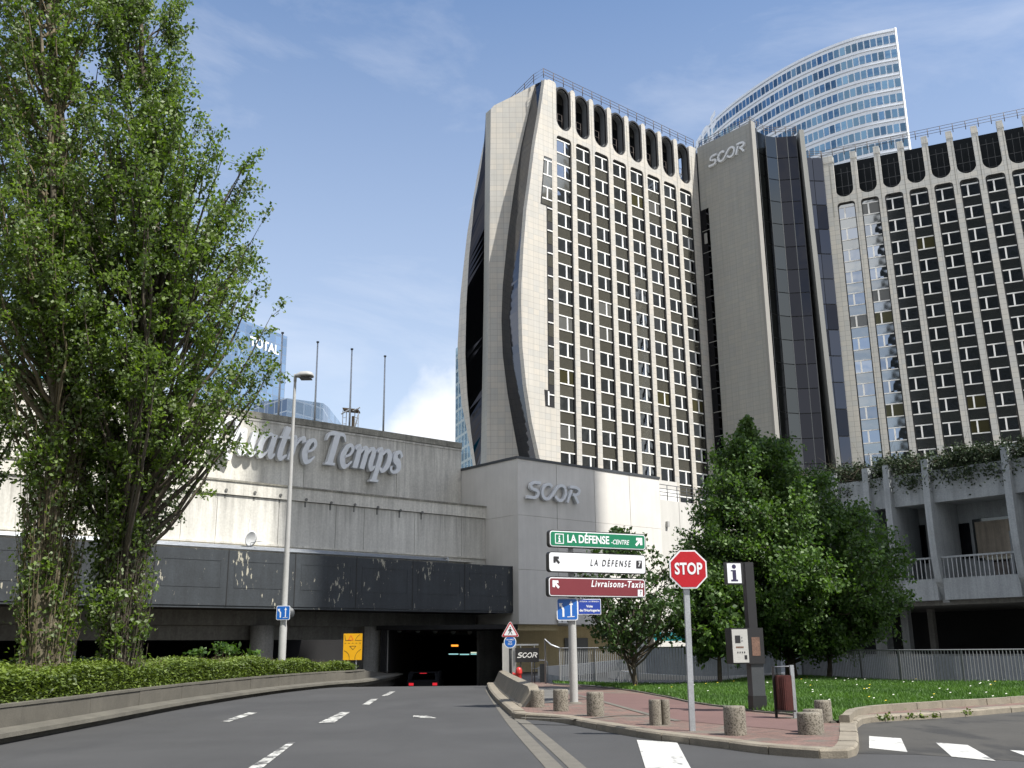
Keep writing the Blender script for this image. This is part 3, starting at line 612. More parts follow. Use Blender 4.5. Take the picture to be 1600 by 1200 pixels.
MB().obox(g0+Vector((0, .15, 10)), g1-g0, Vector((0, .3, 0)), Z*62.4).build('backing_wall', DKMET, tM)
r0 = FA0(28.86, 0, 0)       # slot between tower A and the slab: a dark glazed return
for k in range(14): MB().obox(FM(-.05, -.1, 59.4-k*3.35), NF*1.45, -DR*.0+DR*-.12, Z*3.25).build('glass_panel', GLD, tM)
MB().obox(FM(.55, .25, 57.2), NF*.5, -DR*.06, Z*1.6).build('pale_panel', STONE, tM)  # small panel of paler stone on the grey slab
mb = MB(); mb.prism([(a.x, a.y+.9), (K0.x, K0.y+.95)]+[(x, y+.5) for x, y in facets[2:]]+[(42, 138), (47, 138.5), (44, 150), (30, 150)], 0, 72.3); mb.build('tower_core', DKMET, tM)
roof_rail(tM, [FM(.2, -.3, zroof), FM(L1, -.3, zroof), Vector((36.5, 129.1, zroof)), Vector((38.3, 129.6, zroof)), Vector((41.2, 129.2, zroof)), Vector((41.6, 136.5, zroof)), Vector((47.2, 137, zroof))], h=1.1)
# company letters: S, the linked C and O, R
SC = {'S': [([(.80, .93), (.35, .93), (.12, .78), (.2, .57), (.62, .47), (.72, .28), (.55, .08), (-.05, .07)], .17)],
      'CO': [([(1.68, .80), (1.45, .93), (1.15, .82), (1.0, .50), (1.12, .18), (1.40, .06), (1.66, .18), (1.9, .5), (2.14, .82), (2.42, .94), (2.68, .82), (2.80, .5), (2.68, .18), (2.42, .06), (2.16, .16), (2.04, .30)], .17)],
      'R': [([(3.02, .0), (3.16, .55), (3.22, .75)], .17), ([(3.05, .93), (3.55, .93), (3.82, .80), (3.80, .60), (3.55, .50), (3.35, .50)], .17), ([(3.50, .46), (3.66, .28), (3.86, .02)], .17)]}
def scor(root, fr, depth, m, nm='letter', wf=1.):
    for L_, strokes in SC.items():
        mb = MB()
        for i, (p, w) in enumerate(strokes): ribbon(mb, p, [w*wf]*len(p), fr, depth, off=.004*i*(1 if depth > .02 else .1), n=6)
        mb.build(nm, m, root, recalc=False)
def plane_frame(P, U, V, N, k, shear=0): return lambda u, v, h: P+U*((u+shear*v)*k)+V*(v*k)+N*h
pS = onpl(1110, 262, a, -DR); pE = onpl(1166, 236, a, -DR)
kk = ((pE-pS).dot(NF))/4.0
scor(tM, plane_frame(pS+(-DR)*0, NF, Z, -DR, kk, .12), .35, LETTER, wf=1.05)

# ------------------------------------------------------------------ far buildings
tE = thing('office_tower', 'tall curved blue glass tower with white bands rising behind the stone towers', 'tower', (90, 250, 0), 'glass towers far behind')
cp = [(58.9, 330), (59.6, 312), (61.16, 295.7), (62.1, 287.3), (64.4, 278.2), (69.7, 266), (77.7, 252.5), (85.9, 243.1), (94.4, 236.65), (103.07, 233.04)]
cs, _ = smooth_path(cp, None, 12); cs = [Vector((p[0], p[1], 0)) for p in cs]
# walk the curve in equal window widths from the sharp corner
W_E = 1.62; path = cs[::-1]; seg = [path[0]]; acc = 0; i = 0; cur = path[0]
pts = [path[0]]; ds = np.cumsum([0]+[(path[i+1]-path[i]).length for i in range(len(path)-1)]); n_w = int(ds[-1]/W_E)
pts = [Vector((np.interp(k*W_E, ds, [p.x for p in path]), np.interp(k*W_E, ds, [p.y for p in path]), 0)) for k in range(n_w+1)]
TOP = 160.; FH = 4.35
ring = [(p.x, p.y) for p in pts]; inner = [(p.x+1.5, p.y+3.5) for p in pts[::-1]]
mb = MB(); mb.prism(ring+[(75, 345), (106, 300)], 60, TOP); mb.build('spandrel_wall', EDFW, tE)
win = []
for fl in range(24):
    z = TOP-1.3-FH*fl-2.35
    for k in range(n_w):
        p, q = pts[k], pts[k+1]; mid = (p+q)/2+Z*(z+1.17); d = (q-p).normalized(); win.append((mid, math.atan2(-d.y, -d.x), fl, k))
def inview(P):
    v = P-O; zc = v.dot(_f); return 800+FPX*v.dot(_rt)/zc, 600-FPX*v.dot(_up)/zc
def seen(P):
    x, y = inview(P)
    if y > 252 or x > 1425: return False
    if x < 1170 and y > 232-(x-1088)*.49: return False
    if 1170 <= x < 1252 and y > 203: return False
    if x >= 1252 and y > 252-(x-1252)*.2: return False
    return True
vis = [w for w in win if seen(w[0])]; rest = [w for w in win if not seen(w[0]) and w[2] < 14]
vis.sort(key=lambda w: (w[0]-O).length)
w0 = MB().box((0, 0, 0), (W_E*.80, .14, 2.34)).build('window', PANE_E, tE, loc=vis[0][0]-rootloc(tE), rotz=vis[0][1])
for w in vis[1:300]: inst(w0, tE, w[0]-rootloc(tE), w[1])
mb = MB()
for w in vis[300:]+rest: mb.box(w[0], (W_E*.80, .14, 2.34), w[1])
if mb.f: mb.build('windows_beyond', PANE_E, tE, recalc=False)['kind'] = 'stuff'
for fl in range(14):
    z = TOP-FH*fl-.35; mb = MB()
    for k in range(n_w): p, q = pts[k], pts[k+1]; d = (q-p); nn_ = Vector((-d.y, d.x, 0)).normalized(); nn_ = nn_ if nn_.y < 0 else -nn_; mb.obox(p+Z*z+nn_*.22, d, -nn_*.2, Z*.12)
    mb.build('floor_ledge', ALU, tE, recalc=False)
mb = MB(); mb.obox(pts[0]+Vector((.02, -.1, 60)), Vector((.5, .1, 0)), Vector((.6, 3, 0)), Z*(TOP-60+.8)); mb.build('corner_blade', FR_W, tE)
pp = [p+Vector((0, 0, TOP-.3))+Vector((.0, -.0, 0)) for p in pts]
mb = MB()
for k in range(n_w): p, q = pts[k], pts[k+1]; mb.obox(p+Z*(TOP-.2), q-p, Vector((.3, .9, 0)), Z*.9)
mb.build('parapet', EDFW, tE, recalc=False)
i0 = min(range(len(pts)), key=lambda i: abs(inview(pts[i]+Z*132)[0]-1103)); pe = pts[i0]; de = (pts[i0-1]-pts[i0]).normalized(); ne = Vector((de.y, -de.x, 0)); ne = ne if ne.y < 0 else -ne; pE_ = onpl(1103, 219, pe+ne*1.2, ne)
for L_, off in (('E', -7.5), ('D', 0), ('F', 7.5)):
    mb = MB(); P = pE_+de*off
    text(mb, L_, P, de, Z, 8.2, bold=.03, depth=.3); mb.build('letter', WHITE, tE, recalc=False)

def simple_tower(name, label, poly, z0, z1, m, group='glass towers far behind', zf=None, cat='tower', split=True):
    c = Vector((poly[0][0], poly[0][1], 0)); t = thing(name, label, cat, c, group)
    n = len(poly); u = 0
    for i in range(n):
        j = (i+1) % n; a_, b_ = Vector((*poly[i], z0)), Vector((*poly[j], z0)); za = zf(*poly[i]) if zf else z1; zb = zf(*poly[j]) if zf else z1
        d = (b_-a_).length; mb = MB(); mb.add([a_, b_, Vector((b_.x, b_.y, zb)), Vector((a_.x, a_.y, za))], [(0, 1, 2, 3)], [(0, z0), (d, z0), (d, zb), (0, za)])
        mb.build('glass_wall', m[i] if isinstance(m, (list, tuple)) else m, t, recalc=False)
    mb = MB(); tr = tessellate_polygon([[Vector((*p, 0)) for p in poly]]); mb.add([Vector((*p, zf(*p) if zf else z1)) for p in poly], tr); mb.build('roof', CONC_D, t)
    return t
# mirror tower with its name, far left
a1, a2 = atd(300, 515, 330), atd(449, 526, 372); a3 = a2+Vector((-20, 60, 0)); zt_ = max(a1.z, a2.z)
tt = simple_tower('office_tower', 'blue mirror-glass tower with white letters, half behind the poplars', [(a1.x, a1.y), (a2.x, a2.y), (a3.x, a3.y), (a1.x-20, a1.y+60)], 0, a2.z, TOTALG)
dd = (Vector((a2.x, a2.y, 0))-Vector((a1.x, a1.y, 0))).normalized(); nd = Vector((dd.y, -dd.x, 0)); P = onpl(412, 541, Vector((a1.x, a1.y, 0)), nd)
mb = MB(); text(mb, 'TOTAL', P+nd*.5, dd, Z, 3.5, xs=1.0, bold=.03); mb.build('lettering', WHITE, tt, recalc=False)
# low faceted mirror block in front of it
fc = [atd(395, 650, 262), atd(418, 642, 256), atd(449, 622, 250), atd(505, 630, 262), atd(513, 636, 272)]
zf_ = {(round(p.x, 3), round(p.y, 3)): p.z for p in fc}
fc[0].z = atd(399, 630, 262).z; fc[1].z = atd(425, 626, 256).z
pol = [(p.x, p.y) for p in fc]+[(fc[4].x, fc[4].y+50), (fc[0].x, fc[0].y+50)]
zz = {tuple(q): p.z for q, p in zip(pol, fc)}
simple_tower('glass_block', 'low faceted mirror-glass block showing over the concrete wall', pol, 0, 0, [TOTALD, TOTALD, TOTALG, TOTALD, TOTALG, TOTALG, TOTALG], zf=lambda x, y: zz.get((x, y), fc[4].z), cat='building')
# sliver of a pale green tower behind tower A
g1_, g2_ = atd(712, 545, 210), atd(760, 700, 190)
simple_tower('office_tower', 'sliver of pale green gridded glass tower left of the bulging stone end', [(g1_.x, g1_.y), (g2_.x, g2_.y), (g2_.x+10, g2_.y+30), (g1_.x+2, g1_.y+30)], 0, 85, GREENG, zf=lambda x, y: g1_.z)
# tall dark tower right of the frame whose shadow falls across the concrete walls, and the one across the road that the windows mirror
def box_tower(label, c, w, d, h, rz, m):
    ca, sa = math.cos(rz), math.sin(rz); pts_ = [(c[0]+x*ca-y*sa, c[1]+x*sa+y*ca) for x, y in ((-w/2, -d/2), (w/2, -d/2), (w/2, d/2), (-w/2, d/2))]
    return simple_tower('office_tower', label, pts_, 0, h, m, 'dark towers across the road')
OCC = Vector((-2.2, 60.0, 0))+SUN_H*100
box_tower('dark brown glass tower standing to the right of the square', (OCC.x, OCC.y), 24, 20.4, 163, math.atan2(SUN_H.y, SUN_H.x), DARKTOWER)
box_tower('brown glass office block off to the right mirrored in the left tower', (128, 101), 20, 9, 112, 0, DARKTOWER)
box_tower('taller brown glass block beside the one mirrored in the left tower', (128, 122.6), 20, 34, 124, 0, DARKTOWER)
box_tower('dark brown slab tower behind the viewer across the road', (-21, -75), 74, 28, 190, 0, DARKTOWER2)
# ------------------------------------------------------------------ ground, roads, island
def sheet(name, poly, z, m, kind='structure', zfun=None):
    mb = MB(); tr = tessellate_polygon([[Vector((p[0], p[1], 0)) for p in poly]])
    mb.add([Vector((p[0], p[1], z)) for p in poly], tr); o = mb.build(name, m, None); 
    if kind: o['kind'] = kind
    if o.data.polygons and sum(p.normal.z for p in o.data.polygons) < 0: o.data.flip_normals()
    return o
mb = MB()
for x0, x1, y0, y1 in ((-700, 700, -500, 44), (-700, -13.2, 44, 900), (.35, 700, 44, 900), (-13.2, .35, 130, 900)): mb.add([(x0, y0, -.03), (x1, y0, -.03), (x1, y1, -.03), (x0, y1, -.03)], [(0, 1, 2, 3)])
struct(mb.build('ground', PLAZAP))
sheet('road', [(-14, -60), (16, -60), (16, 6), (60, 14), (60, 28), (12, 29), (.1, 30.5), (-.1, 44.0), (-13, 44.0), (-14, 30)], 0.0, ASPH)
ramp = [(44, 0), (46.5, -.03), (49, -.16), (52, -.42), (56, -.85), (64, -1.9), (80, -3.6), (128, -4.6)]
mb = MB()
for (ya, za), (yb_, zb) in zip(ramp[:-1], ramp[1:]): mb.add([(-13.2, ya, za), (.35, ya, za), (.35, yb_, zb), (-13.2, yb_, zb)], [(0, 1, 2, 3)])
struct(mb.build('road_ramp', ASPH))
def rampz(y): return float(np.interp(y, [a for a, b in ramp], [b for a, b in ramp]))
# side road patch with older asphalt, right
rp = [G(1341, 1178), G(1342, 1165), G(1339, 1140), G(1359, 1129), G(1412, 1126), G(1506, 1121), G(1600, 1112), G(1760, 1100), G(1900, 1220), G(1600, 1190), G(1430, 1179)]
sheet('side_road', [(p.x, p.y) for p in rp], .004, ASPH2)
kerb_px = [(762, 1071), (766, 1083), (777, 1098), (799, 1121), (838, 1125), (878, 1129.5), (923, 1138.5), (965, 1146.5), (1015, 1155), (1093, 1165.5), (1143, 1171.5), (1190, 1178), (1253, 1183.5), (1300, 1186), (1325, 1185), (1338, 1181), (1342.5, 1172), (1342, 1158), (1339, 1142), (1345, 1134), (1359, 1129.5), (1412, 1126), (1506, 1120), (1600, 1112), (1700, 1105)]
kp, _ = smooth_path([(G(x, y).x, G(x, y).y) for x, y in kerb_px], None, 6)
def offset(path, d):
    o = []
    for i, p in enumerate(path):
        t = path[min(i+1, len(path)-1)]-path[max(i-1, 0)]; t = t/np.linalg.norm(t); o.append(p+np.array((-t[1], t[0]))*d)
    return o
kin = offset(kp, .28)
lawn_px = [(1600, 1096), (1412, 1108), (1345, 1114), (1322, 1120), (1311, 1129), (1290, 1124.5), (1240, 1116.5), (1180, 1111), (1138, 1104.5), (1088, 1098), (1043, 1088.5), (991, 1079.5), (944, 1074), (902, 1071), (868, 1069)]
lw, _ = smooth_path([(G(x, y, .13).x, G(x, y, .13).y) for x, y in lawn_px], None, 5)
NI = next(i for i in range(len(kin)) if kin[i][0] > G(1342, 1150).x-.4 and i > 60)
sw = [tuple(p) for p in kin[14:]]
# sidewalk sheets
endp = G(1309, 1131, .13)
side_poly = [tuple(p) for p in kin[12:]] + [tuple(p) for p in lw[:]] + [(1.0, 47), (.5, 47)]
sheet('sidewalk', side_poly, .12, PAVE)
# red asphalt path and grey path laid on it
def gz(px, z): return [(G(x, y, z).x, G(x, y, z).y) for x, y in px]
sheet('path', gz([(880, 1086), (935, 1083), (990, 1084), (1040, 1091), (1088, 1101), (1138, 1108), (1185, 1117), (1240, 1124), (1285, 1131), (1275, 1147), (1222, 1140), (1135, 1133), (1062, 1126), (1015, 1116), (950, 1098), (905, 1089)], .12), .126, REDASPH)
sheet('path', gz([(812, 1078), (868, 1072), (905, 1078), (885, 1087), (872, 1098), (812, 1102)], .12), .128, GREYPATH)
def band_strip(name, px, w, z, m, z0=.12):
    p, _ = smooth_path(gz(px, z0), None, 5); a_ = offset(p, w/2); b_ = offset(p, -w/2)
    mb = MB()
    for i in range(len(p)-1): mb.add([(*a_[i], z), (*a_[i+1], z), (*b_[i+1], z), (*b_[i], z)], [(0, 1, 2, 3)])
    return struct(mb.build(name, m))
band_strip('path_edging', [(868, 1077), (905, 1087), (950, 1099), (1015, 1117), (1060, 1127)], .16, .132, GUTTER)
band_strip('path_edging', [(815, 1122), (905, 1124), (960, 1119), (1010, 1118)], .14, .132, GUTTER)
# kerb stones
kerb = struct(MB().add([(0, 0, -.02), (.1, 0, -.02), (0, .1, -.02)], [(0, 1, 2)]).build('kerb', KERB))
def stones(path, w, z0, z1, step, root, m, name='kerb_stone', gap=.018, chamf=.03, start=0.0):
    P = [np.array(p) for p in path]; ds = np.cumsum([0]+[np.linalg.norm(P[i+1]-P[i]) for i in range(len(P)-1)])
    def at(d): return np.array((np.interp(d, ds, [p[0] for p in P]), np.interp(d, ds, [p[1] for p in P])))
    d = start; n = 0
    while d < ds[-1]-.2:
        L_ = step*(1+rng.uniform(-.12, .12)); e = min(d+L_, ds[-1]); a_, b_ = at(d+gap/2), at(e-gap/2); m_ = at((d+e)/2); 
        pl = [a_, m_, b_]; mb = MB(); T = [pl[1]-pl[0], pl[2]-pl[0], pl[2]-pl[1]]; vs = []; dz = rng.uniform(-.006, .006); dx = rng.uniform(-.006, .006)
        for p, t in zip(pl, T):
            t = t/np.linalg.norm(t); nrm = np.array((-t[1], t[0])); o_ = p+nrm*dx
            for off, z in ((0, z0), (.0, z1-chamf), (chamf, z1), (w, z1), (w, z0)): q = o_+nrm*off; vs.append((q[0], q[1], z+(dz if z > z0 else 0)))
        fs = []
        for k in range(2):
            for j in range(4): fs.append((k*5+j, k*5+j+1, (k+1)*5+j+1, (k+1)*5+j))
        fs += [(0, 1, 2, 3, 4), (14, 13, 12, 11, 10)]
        mb.add(vs, fs); o = mb.build(name, m, root); d = e; n += 1
    return n
stones(kp[18:], .30, -.02, .135, .92, kerb, KERB)
lk = struct(MB().add([(8, 20, -.02), (8.1, 20, -.02), (8, 20.1, -.02)], [(0, 1, 2)]).build('lawn_kerb', KERB))
lwk = [p for p in lw]
stones(lwk[:21], .2, .0, .27, 1.0, lk, KERB)
stones([p for p in lwk[21:]], .12, .08, .155, 1.0, lk, GUTTER, 'edging_stone')
# concrete wedge barrier beside the tunnel road
bar_o = thing('concrete_barrier', 'low concrete barrier with a sloping end next to the red hydrant', 'barrier', (G(800, 1110).x, G(800, 1110).y, 0))
bp = [(G(x, y).x, G(x, y).y) for x, y in ((769, 1072), (775, 1081), (786, 1093), (801, 1107), (812, 1113))]
bpts, _ = smooth_path(bp, None, 4); bl = offset(bpts, -.0); 
def section(path, prof, mbx, closed=False, zf=None):
    vs = []; k = len(prof)
    for i, p in enumerate(path):
        t = path[min(i+1, len(path)-1)]-path[max(i-1, 0)]; t = t/np.linalg.norm(t); nr = np.array((-t[1], t[0]))
        for off, z in prof: q = p+nr*off; vs.append((q[0], q[1], z*(zf(i) if zf else 1)))
    fs = [(i*k+j, i*k+j+1, (i+1)*k+j+1, (i+1)*k+j) for i in range(len(path)-1) for j in range(k-1)]
    mbx.add(vs, fs); n = len(path); mbx.add(vs[:k], [tuple(range(k))]); mbx.add(vs[-k:], [tuple(range(k))[::-1]]); return mbx
section(bpts, [(.02, 0), (.04, .16), (.10, .2), (.30, .62), (.55, .66), (.62, .0)], MB(), zf=lambda i: 1 if i < len(bpts)-3 else (.98, .80, .5)[i-len(bpts)+3]).build('barrier_body', KERB, bar_o)
lo, _ = smooth_path([(G(x, y).x, G(x, y).y) for x, y in ((761, 1072), (764, 1081), (773, 1094), (788, 1109), (800, 1120))], None, 4)
section(lo, [(.0, 0), (.0, .12), (.06, .15), (.30, .15), (.32, 0)], MB()).build('kerb_foot', KERB, bar_o)
# gutter bands dividing the roads
for px in ([(758, 1078), (768, 1095), (785, 1120), (800, 1140), (830, 1175), (852, 1200), (885, 1240)], [(800, 1123), (812, 1130), (835, 1150), (862, 1175), (888, 1200), (925, 1240)]):
    p, _ = smooth_path([(G(x, y).x, G(x, y).y) for x, y in px], None, 6); b_ = offset(p, .24); mb = MB()
    for i in range(len(p)-1): mb.add([(*p[i], .006), (*p[i+1], .006), (*b_[i+1], .006), (*b_[i], .006)], [(0, 1, 2, 3)])
    struct(mb.build('gutter', GUTTER))
def mark(px, z=.008, m=None):
    mb = MB(); mb.add([G(x, y, z) for x, y in px], [tuple(range(len(px)))]); o = mb.build('lane_marking', m or PAINT); o['kind'] = 'structure'
    if o.data.polygons[0].normal.z < 0: o.data.flip_normals()
for q in ([(345, 1127.5), (358, 1127.5), (402, 1113.5), (388, 1113)], [(386, 1201), (408, 1201), (461, 1160), (450, 1160.5)], [(497, 1129.5), (521, 1129.5), (547, 1112.5), (533, 1112.5)], [(565, 1101.5), (577, 1101), (591, 1091.5), (580, 1092)], [(596, 1087.5), (606, 1087), (618, 1080), (610, 1080.5)], [(645, 1121), (682, 1122), (668, 1118), (646, 1118)],
          [(995, 1156), (1058, 1160), (1082, 1205), (1010, 1205)], [(1358, 1150), (1408, 1153.5), (1418, 1175), (1358, 1168.5)], [(1462, 1160), (1512, 1164), (1556, 1189), (1487, 1182)], [(1578, 1172), (1625, 1175), (1650, 1186), (1602, 1181)]): mark(q, m=PAINT2 if q[0][0] > 900 else PAINT)

# lawn: a slightly mounded sheet
from mathutils import Vector as V3
fence_px = [(846, 1063, 46), ]
far = [(1.6, 44.0), (4.0, 41.0), (6.0, 39.0), (7.1, 38.9), (9.2, 41.5), (11.3, 44.2), (12.1, 43.2), (12.9, 39.8), (14.2, 35.8), (17.0, 34.2), (24.0, 32.6), (34., 31.)]
lp = [tuple(p) for p in lw]
poly = lp + far[:]
def inpoly(x, y, P):
    c = False; j = len(P)-1
    for i in range(len(P)):
        if (P[i][1] > y) != (P[j][1] > y) and x < (P[j][0]-P[i][0])*(y-P[i][1])/(P[j][1]-P[i][1])+P[i][0]: c = not c
        j = i
    return c
lawnP = [tuple(p) for p in lw] + far
def lawnz(x, y):
    d = min(math.hypot(x-p[0], y-p[1]) for p in lw[::3]); return .15+.16*min(1, d/6.)+.02*math.sin(x*.7)*math.sin(y*.5)
bm = bmesh.new(); xs = np.arange(1.0, 30, .5); ys = np.arange(20, 47, .5); grid = {}
tr = MB(); 
fl = []
vs = [Vector((p[0], p[1], 0)) for p in lawnP]
bm = bmesh.new(); bv = [bm.verts.new(v) for v in vs]; bm.faces.new(bv); bmesh.ops.triangulate(bm, faces=bm.faces)
for _ in range(5): bmesh.ops.subdivide_edges(bm, edges=[e for e in bm.edges if e.calc_length() > .9], cuts=1, use_grid_fill=False); bmesh.ops.triangulate(bm, faces=bm.faces)
for v in bm.verts: v.co.z = lawnz(v.co.x, v.co.y)
bmesh.ops.recalc_face_normals(bm, faces=bm.faces)
me = bpy.data.meshes.new('lawn'); bm.to_mesh(me); bm.free(); me.materials.append(GRASSB); lo_ = bpy.data.objects.new('lawn', me); COL.objects.link(lo_); lo_['kind'] = 'structure'
if me.polygons[0].normal.z < 0: me.flip_normals()
sheet('plaza', [(.4, 47.2)]+[tuple(p) for p in far]+[(60, 37), (60, 130), (.4, 130)], .05, GREYPATH)

# ------------------------------------------------------------------ concrete shopping-centre walls, left
C0 = Vector((.28, 62, 0)); LB = -NF     # the block's corner; its short face runs back along LB
def lineat(px, py):                      # point on the block's short face under a pixel
    p = onpl(px, py, C0, DR); return Vector((p.x, p.y, 0))
W1, W2, W3 = lineat(801, 885), lineat(758, 793), lineat(721, 692)
def FW(Wp): return lambda s, h, z: Wp-DR*s+NF*h+Z*z     # s runs left from the block, h out
F1, F2, F3 = FW(W1), FW(W2), FW(W3)
def zat(px, py, Wp): return onpl(px, py, Wp, NF).z
zb0, zb1 = zat(743, 954, W1), zat(801, 885, W1); z2 = zat(758, 793, W2); z3 = zat(721, 692, W3)
LEN = 46
mall = thing('shopping_centre', 'long weathered concrete shopping centre wall with a black steel band over the road tunnel', 'building', (W1.x, W1.y, 0))
def slabs(Fr, z0, z1, th, widths, m, name, hh=0):
    s = .02; i = 0
    while s < LEN:
        w = widths[i % len(widths)]; MB().obox(Fr(s, hh-th, z0), -DR*(w-.025), NF*th, Z*(z1-z0)).build(name, m, mall); s += w; i += 1
slabs(F2, zb1-.3, z2-.75, .5, [1.9, 3.6, 3.6], CONC2, 'wall_panel')
slabs(F3, z2-.2, z3-.42, .5, [5.2, 6.6, 6.6], CONC, 'wall_panel')
for Fr, zt, m_, hh in ((F2, z2, DIRTC, .10), (F3, z3, DIRTC, .07)):
    MB().obox(Fr(LEN, -.6, zt-.72 if Fr is F2 else zt-.40), DR*LEN, NF*(.6+hh), Z*(.70 if Fr is F2 else .38)).build('coping', CONC if Fr is F2 else DIRTC, mall)
MB().obox(F3(LEN, -.55, z3-.56), DR*LEN, NF*.59, Z*.12).build('coping', CONC, mall)
MB().obox(F2(LEN, -.5, z2-.03), DR*LEN, NF*.66, Z*.1).build('coping', DIRTC, mall)
MB().obox(F2(LEN, -2.6, z2-.25), DR*LEN, NF*2.3, Z*.1).build('ledge', CONC_D, mall)
for k, hh in enumerate((.12, .3, .55)):   # stepped ledges and gutter rails over the steel band
    MB().obox(F2(LEN, -.1, zb1+.62-k*.27), DR*(LEN-.05-(k > 0)*1.2), NF*(.1+hh), Z*.10).build('ledge', CONC if k < 2 else CONC_D, mall)
MB().obox(F1(LEN, -2.4, zb1-.12), DR*LEN, NF*2.3, Z*.1).build('ledge', CONC_D, mall)
for k, (hh, zz_) in enumerate(((-.55, .28), (-.35, .2), (-.15, .12))):
    MB().tube([F1(LEN, hh, zb1+zz_), F1(4.9, hh, zb1+zz_)], .05, 6).build('gutter_pipe', ALU, mall)
MB().tube([F1(4.9, -.55, zb1+.28), F1(4.9, -.1, zb1+.28), F1(4.9, -.1, zb1+.0)], .05, 6).build('gutter_pipe', ALU, mall)
# scupper spouts in the pale band
for px, py in ((397, 770), (437, 774), (477, 781), (516, 786), (553, 789), (589, 793), (624, 798), (658, 801), (352, 766)):
    p = onpl(px, py, W2, NF); mb = MB(); mb.tube([p-NF*.1, p+NF*.16], .085, 8); mb.obox(p-DR*.05+NF*.004-Z*.42, DR*.10, NF*.01, Z*.40); mb.build('drain_spout', CONC_D, mall)
# black steel band: panels with a raised inner frame
s = .0; pw = 3.72; base = None
while s < LEN:
    p0 = F1(s+.02, -.25, zb0); pnl = MB().obox(p0, -DR*(pw-.04), NF*.25, Z*(zb1-zb0)).build('steel_panel', STEEL, mall)
    mb = MB(); h_ = zb1-zb0
    for a_, b_, c_, d_ in ((.35, .32*h_, pw-.7, .05), (.35, .80*h_, pw-.7, .05)): mb.obox(F1(s+a_, 0, zb0+b_), -DR*c_, NF*.014, Z*d_)
    for a_ in (.35, pw-.4): mb.obox(F1(s+a_, 0, zb0+.32*h_+.05), -DR*.05, NF*.012, Z*(.48*h_-.05))
    mb.build('panel_rib', STEEL, pnl); s += pw
mb = MB(); mb.obox(F1(LEN, -.3, zb0-.12), DR*LEN, NF*.26, Z*.11); mb.build('band_edge', STEEL, mall)
for s_ in np.arange(0, LEN, 3.72): MB().obox(F1(s_-.02, 0.002, zb0-.02), -DR*.05, NF*.012, Z*(zb1-zb0+.04)).build('joint_strip', BLACKF, mall)
# rounded return of the band at the block
mb = MB(); q = [F1(0, 0, 0), F1(-.02, -1.2, 0), F1(.6, -2.4, 0), F1(3, -2.4, 0), F1(3, -.3, 0)]; mb.prism([(p.x, p.y) for p in q], zb0-.02, zb1-.15); mb.build('band_return', STEEL, mall)
# underside, beam, columns and the dark decks behind
zs = zb0; ZB = zat(640, 968, W1-NF*3.2); ZP = zat(640, 979, W1-NF*3.2)
MB().obox(F1(LEN, -3.3, zb0-.1), DR*LEN, NF*3.0, Z*.1).build('soffit', INTER, mall)
MB().obox(F1(LEN, -3.8, ZP), DR*(LEN-.3), NF*.5, Z*(zb0-.1-ZP)).build('beam', CONC_D, mall)
Wb = W1-NF*3.3
def colS(px): p = onpl(px, 1000, Wb, NF); return (W1-p).dot(DR)
s_l, s_r = colS(597), colS(786)
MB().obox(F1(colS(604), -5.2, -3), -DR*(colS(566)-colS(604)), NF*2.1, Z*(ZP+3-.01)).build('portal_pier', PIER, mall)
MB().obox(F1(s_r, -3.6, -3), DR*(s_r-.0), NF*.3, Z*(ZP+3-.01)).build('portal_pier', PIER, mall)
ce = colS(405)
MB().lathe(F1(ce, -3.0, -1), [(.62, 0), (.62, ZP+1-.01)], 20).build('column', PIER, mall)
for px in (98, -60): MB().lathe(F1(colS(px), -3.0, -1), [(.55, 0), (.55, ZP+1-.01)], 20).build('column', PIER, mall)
# lower fascia on the left: the deck edge below the beam
ZL = zat(300, 1000, Wb)
MB().obox(F1(LEN, -3.9, ZL-.0), DR*(LEN-colS(575)), NF*.2, Z*(ZP-ZL-.01)).build('beam', CONC_D, mall)
deckB = -26
MB().obox(F1(LEN+10, deckB, -6), DR*(LEN+20), NF*.3, Z*14).build('back_wall', INTER, mall)
MB().obox(F1(LEN+10, deckB, ZB+1.0), DR*(LEN+10), NF*(-deckB-3.5), Z*.3).build('ceiling', INTER, mall)
MB().obox(Vector((-.42, 59.5, -6)), Vector((.3, 0, 0)), Vector((0, 52, 0)), Z*8.7).build('side_wall', INTER, mall)
MB().obox(Vector((-7.75, 59.5, -6)), Vector((.3, 0, 0)), Vector((0, 52, 0)), Z*8.7).build('side_wall', INTER, mall)
MB().obox(Vector((-8, 111.5, -6)), Vector((9, 0, 0)), Vector((0, .3, 0)), Z*9).build('back_wall', INTER, mall)
MB().obox(Vector((-8, 59.5, 2.66)), Vector((8.2, 0, 0)), Vector((0, 52, 0)), Z*.25).build('ceiling', INTER, mall)
mb = MB(); mb.obox(F1(LEN+10, deckB, -.6), DR*(LEN+10-colS(590)-.5), NF*(-deckB-3), Z*.4); mb.build('deck', INTER, mall)
# bulk of the building behind the walls
MB().obox(F3(LEN, -40, z3-3), DR*(LEN+0), NF*39.4, Z*2.0).build('roof', CONC_D, mall)
MB().obox(F2(LEN, -2.7, zb1-1), DR*LEN, NF*2.0, Z*(z2-zb1)).build('wall_core', CONC_D, mall)
MB().obox(F3(LEN, -1.6, z2-1), DR*LEN, NF*1.0, Z*(z3-z2)).build('wall_core', CONC_D, mall)

